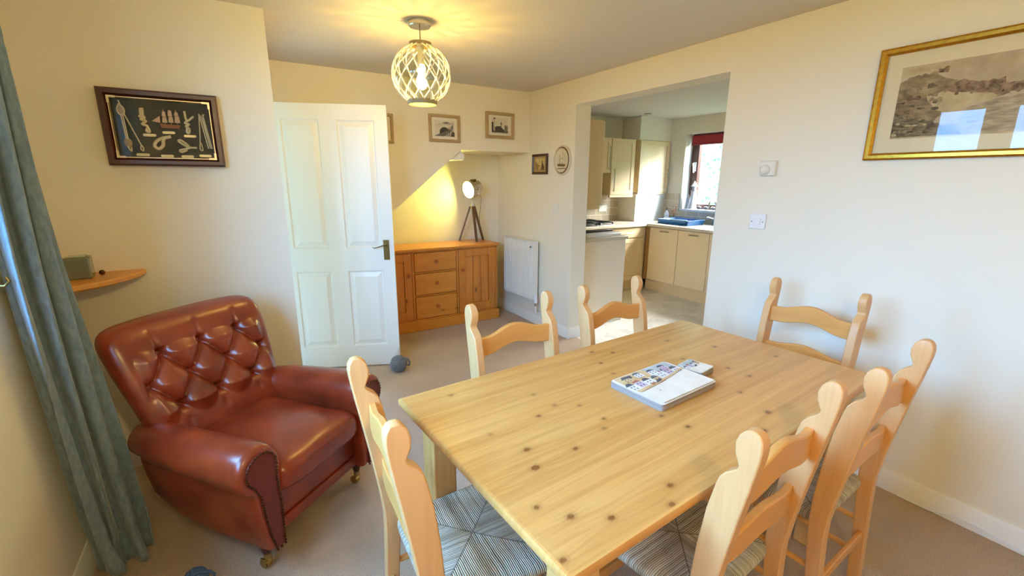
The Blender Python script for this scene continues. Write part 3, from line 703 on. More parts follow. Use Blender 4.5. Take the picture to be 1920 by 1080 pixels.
ship = tag(hl.build('ship_hull', wood('ship_hull_wood', srgb(150, 92, 44), srgb(100, 54, 22), 'X', .4, 1, False), sb), 'tiny wooden ship hull')
b = MB()
for x, z, w_, h_ in ((-.006, .032, .020, .026), (-.004, .060, .016, .022), (.018, .034, .02, .026), (.019, .062, .017, .026), (.042, .034, .022, .03), (.044, .066, .016, .016)):
    b.prism([(x, z), (x+w_, z), (x+w_*.9, z+h_), (x+w_*.2, z+h_)], lambda a, c: (a, -.020, c), lambda a, c: (a, -.017, c))
b.poly([(-.045, -.018, .036), (-.014, -.018, .030), (-.012, -.018, .062)])
for x in (.004, .028, .052): b.cyl((x, -.015, .026), (x, -.015, .092), .0014, n=6)
b.build('ship_sails', plain('sail_cloth', srgb(196, 166, 140), .8), ship)
for x, z in ((-.1, -.117), (-.063, -.027), (.012, -.012), (.094, -.024), (-.008, -.12), (.072, -.12), (.145, -.115)):
    b = MB(); n_ = 12
    pts = [(x-.019+.006*math.cos(PI/2+PI*i/n_), z+.006*math.sin(PI/2+PI*i/n_)) for i in range(n_+1)]+[(x+.019+.006*math.cos(-PI/2+PI*i/n_), z+.006*math.sin(-PI/2+PI*i/n_)) for i in range(n_+1)]
    b.prism(pts, lambda a, c: (a, -.008, c), lambda a, c: (a, -.012, c)); b.build('name_plaque', plain('plaque_metal', srgb(176, 158, 112), .35, .6), sb)
rect(MB(), -SW/2+.036, SW/2-.036, -SH_/2+.036, SH_/2-.036, -.036).build('glass', GLASS, sb)

# ------------------------------------------------------------------ pendant lamp
pn = thing('pendant_light', 'globe pendant light wrapped in white rope netting on the ceiling', 'ceiling light', (.973, 2.557, 0))
MB().lathe([(.001, 2.27), (.056, 2.272), (.060, 2.276), (.061, 2.2995), (.001, 2.2995)], n=32).build('canopy', CHROME, pn)
MB().cyl((0, 0, 2.19), (0, 0, 2.275), .0035, n=8).build('cord', plain('clear_flex', srgb(150, 140, 120), .5), pn)
GR, GC = .156, 2.033
def gz(a): return (GR*math.cos(a), GC+GR*1.0*math.sin(a))
a0, a1 = math.radians(-60), math.radians(69)
MB().lathe([gz(a0+(a1-a0)*i/24) for i in range(25)], n=40, cap=False).build('globe', GLOBE, pn, sharp=180)
rn = MB(); NS = 14
for k in range(NS):
    for sg in (-1, 1):
        pth = []
        for i in range(37):
            a = a0+(a1-a0)*i/36; r_, z_ = gz(a); r_ += .004; ph = 2*PI*k/NS+sg*(i/36)*2*PI*3/NS
            pth.append((r_*math.cos(ph), r_*math.sin(ph), z_))
        rn.tube(pth, .0032, 6)
rn.build('rope_net', plain('white_net_rope', (.80, .76, .66, 1), .85), pn)
rb, zb = gz(a0); rt, zt = gz(a1)
def ring(r_, z0_, z1_, th): return MB().lathe([(r_-th, z0_), (r_, z0_), (r_, z1_), (r_-th, z1_), (r_-th, z0_)], n=40, cap=False)
ring(rb+.004, zb-.020, zb+.004, .006).build('bottom_ring', plain('limed_ring', srgb(150, 132, 96), .5), pn, sharp=30)
ring(rt+.004, zt-.004, zt+.016, .006).build('top_ring', plain('limed_ring', srgb(150, 132, 96), .5), pn, sharp=30)
MB().lathe([(.001, zt+.018), (rt, zt+.016), (rt, zt+.012), (.001, zt+.012)], n=24).build('cap', CHROME, pn)
MB().cyl((0, 0, 2.085), (0, 0, 2.19), .018, n=16).build('lampholder', plain('cream_holder', (.7, .66, .55, 1), .5), pn)
def bulb_prof(z): return [(.013, z), (.014, z-.015), (.020, z-.035), (.029, z-.060), (.030, z-.075), (.024, z-.093), (.012, z-.103), (.001, z-.106)]
MB().lathe(bulb_prof(2.062), n=20).build('bulb', emit('warm_bulb', BULB_A+(1,), 1.0), pn, sharp=180)

p2 = dup(pn, (.22, -.50, 0), .2, 'second globe pendant in rope netting, added unseen behind the camera for warm fill')  # copy of the pendant, added out of view as warm fill light
for c in p2.children:
    if c.name.startswith('bulb'):
        c.data = c.data.copy(); c.data.materials[0] = emit('added_fill_bulb', BULB_FILL+(1,), 1.0)
# ------------------------------------------------------------------ sideboard, lamp, radiator
sd = thing('sideboard', 'honey pine sideboard with three drawers and two doors in the alcove', 'sideboard', (0, 0, 0))
SX0, SX1, SY0, SY1 = .93, 2.33, 4.11, 4.49
MB().box(SX0, SX1, SY0+.02, SY1, .10, .80).build('carcass', PINEZ, sd, bevel=.003)
MB().box(SX0-.022, SX1+.022, SY0-.025, SY1+.006, .80, .826).build('sideboard_top', PINEX, sd, bevel=.006)
MB().box(SX0-.018, SX1+.018, SY0-.018, SY1, 0, .105).build('plinth', PINEX, sd, bevel=.005)
b = MB()
for x0_, x1_ in ((SX0, SX0+.03), (1.392, 1.412), (1.860, 1.878), (SX1-.022, SX1)): b.box(x0_, x1_, SY0, SY0+.03, .105, .80)
b.box(SX0, SX1, SY0, SY0+.03, .785, .80); b.box(SX0, SX1, SY0, SY0+.03, .105, .118); b.box(1.41, 1.862, SY0+.002, SY0+.03, .578, .590).box(1.41, 1.862, SY0+.002, SY0+.03, .346, .358)
b.build('face_frame', PINEZ, sd, bevel=.002)
def knob(par, x, z, y=SY0): MB().lathe([(.006, 0), (.007, .010), (.016, .017), (.018, .024), (.014, .031), (.001, .034)], n=16, m=Matrix.Rotation(PI/2, 3, 'X')).build('knob', KNOBW, par).location = (x, y-.001, z)
def drawer(z0_, z1_):
    o = MB().box(1.418, 1.854, SY0-.004, SY0+.018, z0_, z1_).build('drawer', PINEX, sd, bevel=.004); knob(o, 1.634, (z0_+z1_)/2+.005, SY0-.004)
for z0_, z1_ in ((.595, .780), (.363, .573), (.123, .341)): drawer(z0_, z1_)
def sdoor(x0_, x1_, kx):
    f = .075; b = MB().box(x0_, x0_+f, SY0-.004, SY0+.018, .121, .782).box(x1_-f, x1_, SY0-.004, SY0+.018, .121, .782).box(x0_+f, x1_-f, SY0-.003, SY0+.018, .121, .121+.09).box(x0_+f, x1_-f, SY0-.003, SY0+.018, .782-f, .782)
    o = b.build('door', PINEZ, sd, bevel=.003)
    b = MB(); w_ = (x1_-x0_-2*f)/3
    for i in range(3): b.box(x0_+f+i*w_+.002, x0_+f+(i+1)*w_-.002, SY0+.008, SY0+.018, .211, .707)
    b.build('door_panel', PINEZ, o, bevel=.002); knob(o, kx, .575, SY0-.004)
sdoor(SX0+.034, 1.388, 1.350); sdoor(1.882, SX1-.026, 1.920)

tl = thing('tripod_lamp', 'steel spotlight lamp on a dark wooden tripod on the sideboard', 'lamp', (2.165, 4.345, .8265))
apex = Vector((0, 0, .40))
for k, (fx, fy) in enumerate(((-.125, .075), (-.005, -.10), (.135, .02))):
    top = apex+Vector((fx*.16, fy*.16, -.03)); bot = Vector((fx, fy, 0))
    dd = (bot-top).normalized(); sd_ = Vector((-fy, fx, 0)).normalized(); n2 = dd.cross(sd_)
    sec = lambda c, a: [c+sd_*a+n2*a*.7, c-sd_*a+n2*a*.7, c-sd_*a-n2*a*.7, c+sd_*a-n2*a*.7]
    lg = MB().loft([sec(top, .014), sec(bot+Vector((0, 0, .002)), .012)]).build('leg', DKBROWN, tl, bevel=.002)
MB().cyl(apex+Vector((0, 0, -.05)), apex+Vector((0, 0, .0)), .022).cyl(apex, apex+Vector((0, 0, .04)), .008).build('hub', CHROME, tl)
rn = MB(); Pm = [Vector((fx, fy, 0)).lerp(apex+Vector((fx*.16, fy*.16, -.03)), .33) for fx, fy in ((-.125, .075), (-.005, -.10), (.135, .02))]
for i in range(3): rn.cyl(Pm[i], Vector((0, .0, Pm[i].z)), .002, n=6)
rn.build('brace', CHROME, tl)
HD = Vector((.01, .0, .555)); hn = Vector((-.955, -.22, -.20)).normalized()
Mh = hn.to_track_quat('Z', 'Y').to_matrix()
prof = [(.001, -.085), (.060, -.085), (.072, -.070), (.078, -.02), (.078, .03), (.092, .035), (.094, .065), (.086, .066), (.084, .04), (.070, .03), (.066, -.06), (.001, -.07)]
hd_ = MB().lathe(prof, HD, 32, Mh).build('lamp_head', CHROME, tl, sharp=30)
MB().lathe([(.001, .048), (.084, .048), (.084, .052), (.001, .056)], HD, 32, Mh).build('lens', emit('lamp_lens', LENS+(1,), 1.0), hd_, sharp=180)
hy = Mh @ Vector((1, 0, 0)); hy = hy if abs(hy.z) < .5 else Mh @ Vector((0, 1, 0))
yk = MB().tube([HD+hy*.088, HD+hy*.095+Vector((0, 0, -.06)), Vector((0, 0, .455)), Vector((0, 0, .44)), Vector((0, 0, .455)), HD-hy*.095+Vector((0, 0, -.06)), HD-hy*.088], .005)
yk.cyl(HD+hy*.07, HD+hy*.10, .014).cyl(HD-hy*.07, HD-hy*.10, .014); yk.build('yoke', CHROME, tl)
up = (Vector((0, 0, 1))-hn*hn.z).normalized(); sd2 = hn.cross(up)
b = MB()
for a in (-1, 1): b.loft([[HD+up*.074+sd2*(.018*a+s1)+hn*(s2-.02) for s1, s2 in ((-.012, -.02), (.012, -.02), (.012, .02), (-.012, .02))], [HD+up*.092+sd2*(.018*a+s1*.8)+hn*(s2*.8-.02) for s1, s2 in ((-.012, -.02), (.012, -.02), (.012, .02), (-.012, .02))]])
b.build('vent_cover', plain('dark_bronze_vent', srgb(92, 76, 40), .35, .8), hd_)
MB().tube([HD-hn*.08+Vector((0, 0, -.03)), HD-hn*.09+Vector((.03, .02, -.12)), Vector((.11, .05, .25)), Vector((.13, .09, .10)), Vector((.17, .10, .006)), Vector((.19, .12, .004))], .0025, 6).build('flex', plain('brown_flex', srgb(120, 96, 60), .6), tl)

rd = thing('radiator', 'white convector radiator on the wall beside the sideboard', 'radiator', (0, 0, 0))
b = MB(); RY0, RY1, RZa, RZb = 3.665, 4.225, .270, .872
def radface(u, v):
    y = RY0+(RY1-RY0)*u; k = math.sin(2*PI*u*17)
    edge = min(1, min(v, 1-v)/.06); fl = 1 if .03 < u < .97 else 0
    return Vector((2.497-.016*max(-.4, min(.4, k))*2.5*edge*fl*.5, y, RZa+(RZb-RZa)*v))
b.grid(radface, 17*10, 24); b.build('radiator_panel', PLASTICC, rd, sharp=25)
MB().box(2.499, 2.512, RY0+.004, RY1-.004, RZa+.01, RZb-.01).box(2.535, 2.548, RY0+.01, RY1-.01, RZa+.01, RZb-.01).build('back_panel', WHITE, rd)
MB().box(2.487, 2.552, RY0, RY1, RZb-.004, RZb+.006).box(2.487, 2.552, RY0-.003, RY0+.004, RZa+.01, RZb).box(2.487, 2.552, RY1-.004, RY1+.003, RZa+.01, RZb).build('casing', PLASTICC, rd, bevel=.003)
tag(MB().cyl((2.487, RY0+.03, RZb-.05), (2.475, RY0+.03, RZb-.05), .010).build('bleed_valve', CHROME, rd), 'small chrome bleed valve')
MB().cyl((2.525, RY0-.012, .245), (2.525, RY0-.012, .330), .020, .018).build('thermostatic_valve', PLASTIC, rd, bevel=.003)
MB().cyl((2.525, RY0-.012, .215), (2.525, RY0-.012, .295), .014).build('valve_body', CHROME, rd)
MB().tube([(2.525, RY0-.012, .22), (2.525, RY0-.012, .15), (2.535, RY0-.012, .135), (2.58, RY0-.012, .133)], .0075).build('pipe', WHITE, rd)
MB().tube([(2.525, RY1-.01, .285), (2.525, RY1+.025, .285), (2.525, RY1+.03, .26), (2.54, RY1+.03, .235), (2.58, RY1+.03, .232)], .0075).build('pipe', WHITE, rd)
MB().box(2.548, XR, RY0+.1, RY0+.13, .4, .7).build('wall_bracket', WHITE, rd)
MB().box(2.548, XR, RY1-.13, RY1-.1, .4, .7).build('wall_bracket', WHITE, rd)

# switches and sensor on the right wall
def wallplate(name, label, y, z, w_, h_, cat, m=PLASTIC):
    t = thing(name, label, cat, (XR, y, z), -PI/2); MB().box(-w_/2, w_/2, -.010, 0, -h_/2, h_/2).build('plate', m, t, bevel=.003); return t
t = wallplate('light_switch', 'white light switch below the room sensor', 1.488, 1.245, .092, .086, 'switch')
MB().box(-.024, .020, -.014, -.009, -.016, .018).build('rocker', PLASTIC, t, bevel=.002)
for x in (-.034, .032): MB().cyl((x, -.0095, -.002), (x, -.0115, -.002), .003, n=10).build('screw', BRASS, t)
t = wallplate('light_switch', 'small cream light switch on the wall above the radiator', 3.437, 1.210, .086, .086, 'switch', PLASTICC)
MB().box(-.012, .012, -.014, -.009, -.018, .018).build('rocker', PLASTICC, t, bevel=.002)
t = thing('room_sensor', 'cream square wall sensor with a round dome above the light switch', 'sensor', (XR, 1.463, 1.542), -PI/2)
MB().prism([(-.046, -.042), (.046, -.042), (.046, .042), (-.046, .042)], lambda x, z: (x, 0, z), lambda x, z: (x*.93, -.024, z*.93-.002)).build('case', PLASTICC, t, bevel=.004)
MB().lathe([(.028, 0), (.027, .006), (.020, .014), (.010, .018), (.001, .019)], (-.012, -.024, -.010), 24, Matrix.Rotation(PI/2, 3, 'X')).build('dome', PLASTICC, t, sharp=180)

# knitted door stop and the blue one at the picture edge
def rope_ball(name, label, loc, R_, m):
    t = thing(name, label, 'door stop', loc)
    MB().sphere((0, 0, R_), R_*.9, 20, 14).build('core', m, t)
    b = MB()
    for ax_, n_ in ((Vector((0, 0, 1)), 5), (Vector((1, .2, 0)).normalized(), 5), (Vector((-.2, 1, .1)).normalized(), 5)):
        a = ax_.orthogonal().normalized(); c = ax_.cross(a)
        for k in range(n_):
            h = (k-(n_-1)/2)*R_*.24; q = math.sqrt(max(0, (R_*.95)**2-h*h)); lift = R_*.04
            b.tube([ax_*h+(a*math.cos(2*PI*i/28)+c*math.sin(2*PI*i/28))*(q+lift*math.cos(4*PI*i/28))+Vector((0, 0, R_)) for i in range(28)], R_*.11, 6, True)
    b.build('rope_wrap', m, t)
    MB().tube([(R_*.7, -R_*.1, R_*1.55), (R_*1.15, -R_*.1, R_*1.5), (R_*1.45, -R_*.05, R_*.9), (R_*1.35, .0, R_*.5), (R_*1.1, .05*R_, R_*.6)], R_*.13, 8).build('rope_tail', m, t)
    return t
rope_ball('door_stop', 'grey rope ball door stop on the carpet against the open door', (.962, 3.268, 0), .062, DARKGLASS)
rope_ball('door_stop', 'blue knitted ball on the carpet in front of the armchair', (-.280, 1.750, 0), .040, BLUEKNIT)
cb = MB().tube([(2.562, .62, .004), (2.560, .50, .006), (2.562, .42, .03), (2.563, .36, .035), (2.562, .25, .02), (2.56, .1, .008), (2.555, -.6, .004)], .0035, 6).build('cable', PLASTIC)
tag(cb, 'thin white cable trailing along the foot of the right wall', 'cable')

# ------------------------------------------------------------------ dining table
TA = math.radians(3.5); TCX, TCY = 1.197, .989; TL, TW, TZ = 1.56, .85, .76
tb = thing('dining_table', 'rectangular knotty pine dining table with square legs', 'table', (TCX, TCY, 0), TA)
KN = [(.576,.821,1.0),(.601,.898,.8),(.815,.598,.7),(.765,.552,.7),(.73,1.028,.55),(.717,.834,.6),(.498,.702,.5),(.545,.64,.7),(.619,.592,.7),(.554,1.294,.5),(.813,1.057,.4),(.892,.912,.5),(.855,.87,.45),(.552,1.013,.35),(.881,1.016,.4),(1.085,.958,.4),(.46,.557,.6),(.417,.794,.7),(.795,1.154,.4),(1.229,1.35,.6),(1.153,1.143,.4),(1.738,1.121,.7),(1.576,.863,.6),(1.366,.674,.8),(1.075,.749,.6),(1.575,.949,.5),(1.057,.832,.5),(1.30,1.30,.5),(1.62,1.28,.5),(1.50,1.10,.5),(1.86,.92,.6),(1.25,.62,.7),(1.42,.80,.5),(1.18,1.24,.5)]
ca, sa = math.cos(TA), math.sin(TA)
KL = [((x-TCX)*ca+(y-TCY)*sa, -(x-TCX)*sa+(y-TCY)*ca, s) for x, y, s in KN]
def table_top():
    nx, ny = 390, 212; b = MB(); T = .030; e = .008
    b.grid(lambda u, v: Vector((-TL/2+e+(TL-2*e)*u, -TW/2+e+(TW-2*e)*v, TZ)), nx, ny)
    out = lambda i, z: [(-TL/2+i, -TW/2+i, z), (TL/2-i, -TW/2+i, z), (TL/2-i, TW/2-i, z), (-TL/2+i, TW/2-i, z)]
    b.loft([out(e, TZ), out(e*.35, TZ-e*.3), out(0, TZ-e), out(0, TZ-T+e), out(e*.35, TZ-T+e*.3), out(e, TZ-T)], False)
    b.poly(out(e, TZ-T)); bmesh.ops.recalc_face_normals(b.bm, faces=b.bm.faces)
    lay = b.bm.verts.layers.float.new('knot'); lay2 = b.bm.verts.layers.float.new('swirl')
    for v in b.bm.verts:
        k = 0; sw = 0
        for kx, ky, s in KL:
            dx, dy = (v.co.x-kx)/1.35, v.co.y-ky
            if abs(dx) > .16 or abs(dy) > .09: continue
            d_ = math.hypot(dx, dy); rr_ = .0085*s+.0015
            k = max(k, min(1, max(0, (rr_-d_)/(.0035)+.5))*(1 if s > .45 else .75))
            k = max(k, .35*math.exp(-((d_-rr_*1.45)/.0028)**2), .18*math.exp(-(d_/(rr_*2.6))**2))
            sw += s*math.exp(-((v.co.x-kx)/.07)**2-(dy/.028)**2)*(1 if dy > 0 else -1)
        v[lay] = k; v[lay2] = sw
    return b
t_ = NT('knotty_pine_top'); p_ = t_.p
at = t_.n('Attribute', attribute_name='knot'); a2 = t_.n('Attribute', attribute_name='swirl')
tcn = t_.n('TexCoord'); sp = t_.n('SeparateXYZ'); t_.l(tcn.outputs['Object'], sp.inputs[0])
yy = t_.math('ADD', sp.outputs['Y'], t_.math('MULTIPLY', a2.outputs['Fac'], .012))
q = t_.math('FLOOR', t_.math('DIVIDE', t_.math('ADD', sp.outputs['Y'], 5.0), .094)); wnz = t_.n('TexWhiteNoise', noise_dimensions='1D'); t_.l(q, wnz.inputs['W'])
cb_ = t_.n('CombineXYZ'); t_.l(t_.math('ADD', t_.math('MULTIPLY', sp.outputs['X'], .55), t_.math('MULTIPLY', wnz.outputs[0], 20.0)), cb_.inputs[0]); t_.l(t_.math('MULTIPLY', yy, 14.0), cb_.inputs[1])
n1 = t_.n('TexNoise', Scale=2.0, Detail=6.0, Roughness=.6, Distortion=.5); t_.l(cb_.outputs[0], n1.inputs['Vector'])
n2 = t_.n('TexNoise', Scale=11.0, Detail=3.0); t_.l(cb_.outputs[0], n2.inputs['Vector'])
f_ = t_.math('ADD', t_.math('MULTIPLY', n1.outputs['Fac'], .7), t_.math('MULTIPLY', n2.outputs['Fac'], .3))
c_ = t_.ramp(f_, [(.36, srgb(200, 143, 74)), (.62, srgb(222, 171, 100))])
c_ = t_.mix(1.0, c_, t_.ramp(wnz.outputs[0], [(0, (.93, .91, .88, 1)), (1, (1.04, 1.04, 1.04, 1))]), 'MULTIPLY')
c_ = t_.mix(t_.math('MULTIPLY', at.outputs['Fac'], .85), c_, srgb(112, 60, 26))
t_.l(c_, p_.inputs['Base Color']); p_.inputs['Roughness'].default_value = .36; p_.inputs['Coat Weight'].default_value = .15; p_.inputs['Coat Roughness'].default_value = .3
TOPM = t_.m
table_top().build('tabletop', TOPM, tb, keepn=True, weld=True)
LX, LY, LS = TL/2-.10, TW/2-.095, .042
for sx_ in (-1, 1):
    for sy_ in (-1, 1):
        MB().box(sx_*LX-LS, sx_*LX+LS, sy_*LY-LS, sy_*LY+LS, 0, TZ-.03).build('leg', PINE, tb, bevel=.006)
b = MB().box(-LX+LS, LX-LS, -LY-.012, -LY+.012, TZ-.115, TZ-.03).box(-LX+LS, LX-LS, LY-.012, LY+.012, TZ-.115, TZ-.03).box(-LX-.012, -LX+.012, -LY+LS, LY-LS, TZ-.115, TZ-.03).box(LX-.012, LX+.012, -LY+LS, LY-LS, TZ-.115, TZ-.03)
b.build('apron', PINEX if False else PINE, tb, bevel=.003)

# ------------------------------------------------------------------ dining chairs
def make_chair(label):
    t = thing('dining_chair', label, 'chair', (0, 0, 0), 0, 'rush seated chairs round the dining table')
    CZ = .985
    # side profile of a back post: (z, back y, front y)
    P = [(0, -.232, -.194), (.20, -.222, -.182), (.40, -.212, -.166), (.46, -.212, -.162), (.55, -.222, -.164), (.66, -.238, -.172), (.76, -.254, -.184), (.83, -.266, -.198), (.852, -.270, -.204), (.868, -.272, -.214), (.880, -.274, -.228), (.889, -.276, -.238), (.897, -.277, -.241), (.906, -.278, -.238), (.925, -.281, -.230), (.948, -.283, -.228), (.968, -.281, -.234), (.980, -.274, -.244), (.985, -.264, -.254)]
    for s in (-1, 1):
        secs = []
        for z, yb, yf in P:
            x = s*(.198 if z > .4 else .198-.01*(1-z/.4)); hw = .0175 if z < .95 else .0175-.004*((z-.95)/.035)**2
            secs.append([(x-hw, yb, z), (x+hw, yb, z), (x+hw, yf, z), (x-hw, yf, z)])
        MB().loft(secs).build('back_post', CHAIRW, t, bevel=.0035, seg=2, sharp=40)
    def rail(zc, h, yc, arch):
        secs = []; N = 18
        for i in range(N+1):
            u = 2*i/N-1; x = u*.184
            a = arch*(.5+.5*math.cos(PI*max(-1, min(1, u*1.25)))); yb = yc-.012*(1-u*u)
            lo, hi = zc-h/2+a*.8, zc+h/2+a
            secs.append([(x, yb-.011, lo), (x, yb+.011, lo), (x, yb+.011, hi), (x, yb-.011, hi)])
        MB().loft(secs).build('back_rail', CHAIRX, t, bevel=.004)
    rail(.805, .078, -.225, .034); rail(.625, .072, -.200, .022)
    sb_ = MB()
    def seat(u, v):
        a, b_ = 2*PI*u, PI*(v-.5); f = lambda c, e: math.copysign(abs(c)**e, c)
        cx = f(math.cos(b_), .4)*f(math.cos(a), .22); cy = f(math.cos(b_), .4)*f(math.sin(a), .22); cz = f(math.sin(b_), .7)
        hw = .200+.015*cy; z = .432+cz*.024-(.010*(1-cx*cx)*(1-cy*cy) if cz > 0 else 0)
        return Vector((cx*hw, cy*.192+.005, z))
    sb_.grid(seat, 72, 28).build('seat', RUSH, t, sharp=180, weld=True)
    for s in (-1, 1):
        MB().loft([[(s*.193+a*.016, .178+c*.016, z) for a, c in ((-1, -1), (1, -1), (1, 1), (-1, 1))] for z in (0, .415)]+[[(s*.193+a*.013, .178+c*.013, .452) for a, c in ((-1, -1), (1, -1), (1, 1), (-1, 1))]]).build('front_leg', CHAIRW, t, bevel=.004)
        for z in (.14, .27): MB().cyl((s*.190, -.20, z), (s*.193, .165, z), .010, n=10).build('side_stretcher', CHAIRX, t)
    MB().box(-.18, .18, .171, .187, .20, .235).build('front_stretcher', CHAIRX, t, bevel=.004)
    MB().box(-.18, .18, -.212, -.196, .20, .235).build('rear_stretcher', CHAIRX, t, bevel=.004)
    return t
def place(mx, my, rz):                      # (mx, my): middle of the two post tops
    return (mx+.262*math.sin(rz)*-1*-1, my-(-.262)*math.cos(rz)*1, 0) if False else (mx-(.262)*math.sin(rz), my+.262*math.cos(rz), 0)
R_ = math.radians
spots = [(1.041, .443, R_(4.0), 'rush seated chair on the near side of the table, the one nearer the camera'),
         (1.634, .445, R_(3.3), 'rush seated chair on the near side of the table, the one nearer the right wall'),
         (.962, 1.580, R_(184.4), 'rush seated chair on the far side of the table, in front of the sideboard'),
         (1.572, 1.614, R_(185.0), 'rush seated chair on the far side of the table, in front of the kitchen opening'),
         (.232, 1.034, R_(-91.9), 'rush seated chair at the table end beside the leather armchair'),
         (2.370, 1.026, R_(90.1), 'rush seated chair at the table end against the right wall')]
ch0 = make_chair(spots[0][3])
for i, (mx, my, rz, lb) in enumerate(spots):
    loc = place(mx, my, rz)
    if i == 0: ch0.location = loc; ch0.rotation_euler = (0, 0, rz)
    else: dup(ch0, loc, rz, lb)

# ------------------------------------------------------------------ placemats and coasters
def rounded(hx, hy, r, n=6):
    out = []
    for cx, cy, a0_ in ((hx-r, hy-r, 0), (-hx+r, hy-r, PI/2), (-hx+r, -hy+r, PI), (hx-r, -hy+r, 1.5*PI)):
        out += [(cx+r*math.cos(a0_+PI/2*i/n), cy+r*math.sin(a0_+PI/2*i/n)) for i in range(n+1)]
    return out
WASH = [toned('harbour_sand', srgb(232, 222, 206), srgb(244, 238, 228), 9), toned('harbour_white', srgb(226, 224, 226), srgb(246, 246, 248), 20), toned('harbour_ochre', srgb(206, 172, 120), srgb(232, 206, 160), 20), toned('harbour_slate', srgb(70, 72, 80), srgb(118, 118, 124), 30), toned('harbour_lilac', srgb(196, 176, 200), srgb(222, 206, 222), 20), toned('harbour_rust', srgb(160, 96, 70), srgb(196, 136, 104), 20), toned('harbour_sky', srgb(168, 182, 186), srgb(206, 212, 210), 12), plain('harbour_ink', srgb(46, 44, 52), .6)]
EDGE = plain('mat_edge', srgb(168, 160, 156), .5); CORK = plain('cork_back', srgb(120, 82, 50), .9)
def mat(name, label, cat, loc, rz, hx, hy, th, group, art=None, mats=None):
    t = thing(name, label, cat, loc, rz, group)
    o = rounded(hx, hy, .014)
    MB().prism(o, lambda x, y: (x, y, th*.35), lambda x, y: (x, y, th)).build('board', mats or EDGE, t)
    MB().prism([(x*.994, y*.994) for x, y in o], lambda x, y: (x, y, 0), lambda x, y: (x, y, th*.35)).build('cork_base', CORK, t)
    if art is not None:
        b = MB(); b.poly([(x*.995, y*.995, th+.0002) for x, y in o])
        for k, (mi, pl) in enumerate(art): b.mi = mi; b.poly([(x*hx, y*hy, th+.0003+.00006*k) for x, y in pl])
        b.build('print', WASH, t, keepn=True)
    return t
def house(x, y, w_, h_, wall, roof, side=0):
    o = [(wall, [(x, y), (x+w_, y), (x+w_, y+h_), (x, y+h_)]), (roof, [(x-.02, y+h_), (x+w_+.02, y+h_), (x+w_*.75, y+h_*1.45), (x+w_*.25, y+h_*1.45)])]
    for i in range(2):
        for k in range(2): o.append((7, [(x+w_*(.2+.4*i), y+h_*(.2+.4*k)), (x+w_*(.34+.4*i), y+h_*(.2+.4*k)), (x+w_*(.34+.4*i), y+h_*(.42+.4*k)), (x+w_*(.2+.4*i), y+h_*(.42+.4*k))]))
    return o
art = [(2, [(-.9, .35), (.0, .45), (.2, .97), (-.9, .97)]), (6, [(.1, .55), (.95, .55), (.95, .97), (.1, .97)]), (3, [(-.75, .7), (-.45, .72), (-.4, .9), (-.7, .93)])]
rs = random.Random(4)
for k in range(7): art += house(-.94+.27*k, .02+.07*math.sin(k*1.7)+.1*(k > 3), .22, .34, (1, 4, 1, 2, 1, 4, 1)[k], (3, 5, 3, 3, 5, 3, 3)[k])
for k in range(4): art += house(-.80+.42*k, .50+.06*math.sin(2*k), .24, .24, (2, 1, 1, 4)[k], 3)
art += [(2, [(-.94, -.12), (-.2, -.05), (.3, .06), (.9, .2), (.94, .3), (.3, .12), (-.3, .03), (-.94, .0)]), (3, [(-.25, -.02), (-.02, .03), (.02, .17), (-.16, .12)]), (5, [(-.4, -.05), (-.24, .0), (-.26, .1), (-.42, .06)]), (0, [(-.94, -.95), (.95, -.95), (.95, .12), (.3, .0), (-.3, -.12), (-.94, -.2)]), (7, [(-.5, -.42), (-.48, -.42), (-.48, -.36), (-.5, -.36)])]
PMX, PMY = 1.222, .966; PRZ = R_(4)
for k in range(6):
    mat('placemat', ('harbour print placemat, topmost of the larger stack on the table' if k == 5 else 'placemat in the larger stack on the table, %s' % ('the lowest one', 'second from the bottom', 'third from the bottom', 'third from the top', 'second from the top')[k]), 'placemat', (PMX+.0012*math.sin(k*2.1), PMY+.0012*math.cos(k*1.7), TZ+.0002+.0040*k), PRZ+.004*math.sin(k*3), .155, .110, .0038, 'placemats stacked on the dining table', art if k == 5 else None)
cart = [(6, [(-.95, .3), (.95, .3), (.95, .95), (-.95, .95)])]
for k in range(4): cart += house(-.9+.46*k, -.05+.06*(k % 2), .36, .42, (1, 4, 1, 2)[k], (3, 5, 3, 3)[k])
cart += [(3, [(-.1, -.1), (.2, -.05), (.25, .12), (-.05, .08)]), (0, [(-.95, -.95), (.95, -.95), (.95, -.1), (-.95, -.2)])]
for k in range(6):
    mat('coaster', ('harbour print coaster, topmost of the small stack behind the placemats' if k == 5 else 'coaster in the small stack behind the placemats, %s' % ('the lowest one', 'second from the bottom', 'third from the bottom', 'third from the top', 'second from the top')[k]), 'coaster', (1.432+.001*math.sin(k*2.3), .992+.001*math.cos(k*1.3), TZ+.0002+.0040*k), R_(10)+.004*math.sin(k*3), .050, .050, .0038, 'coasters stacked on the dining table', cart if k == 5 else None)

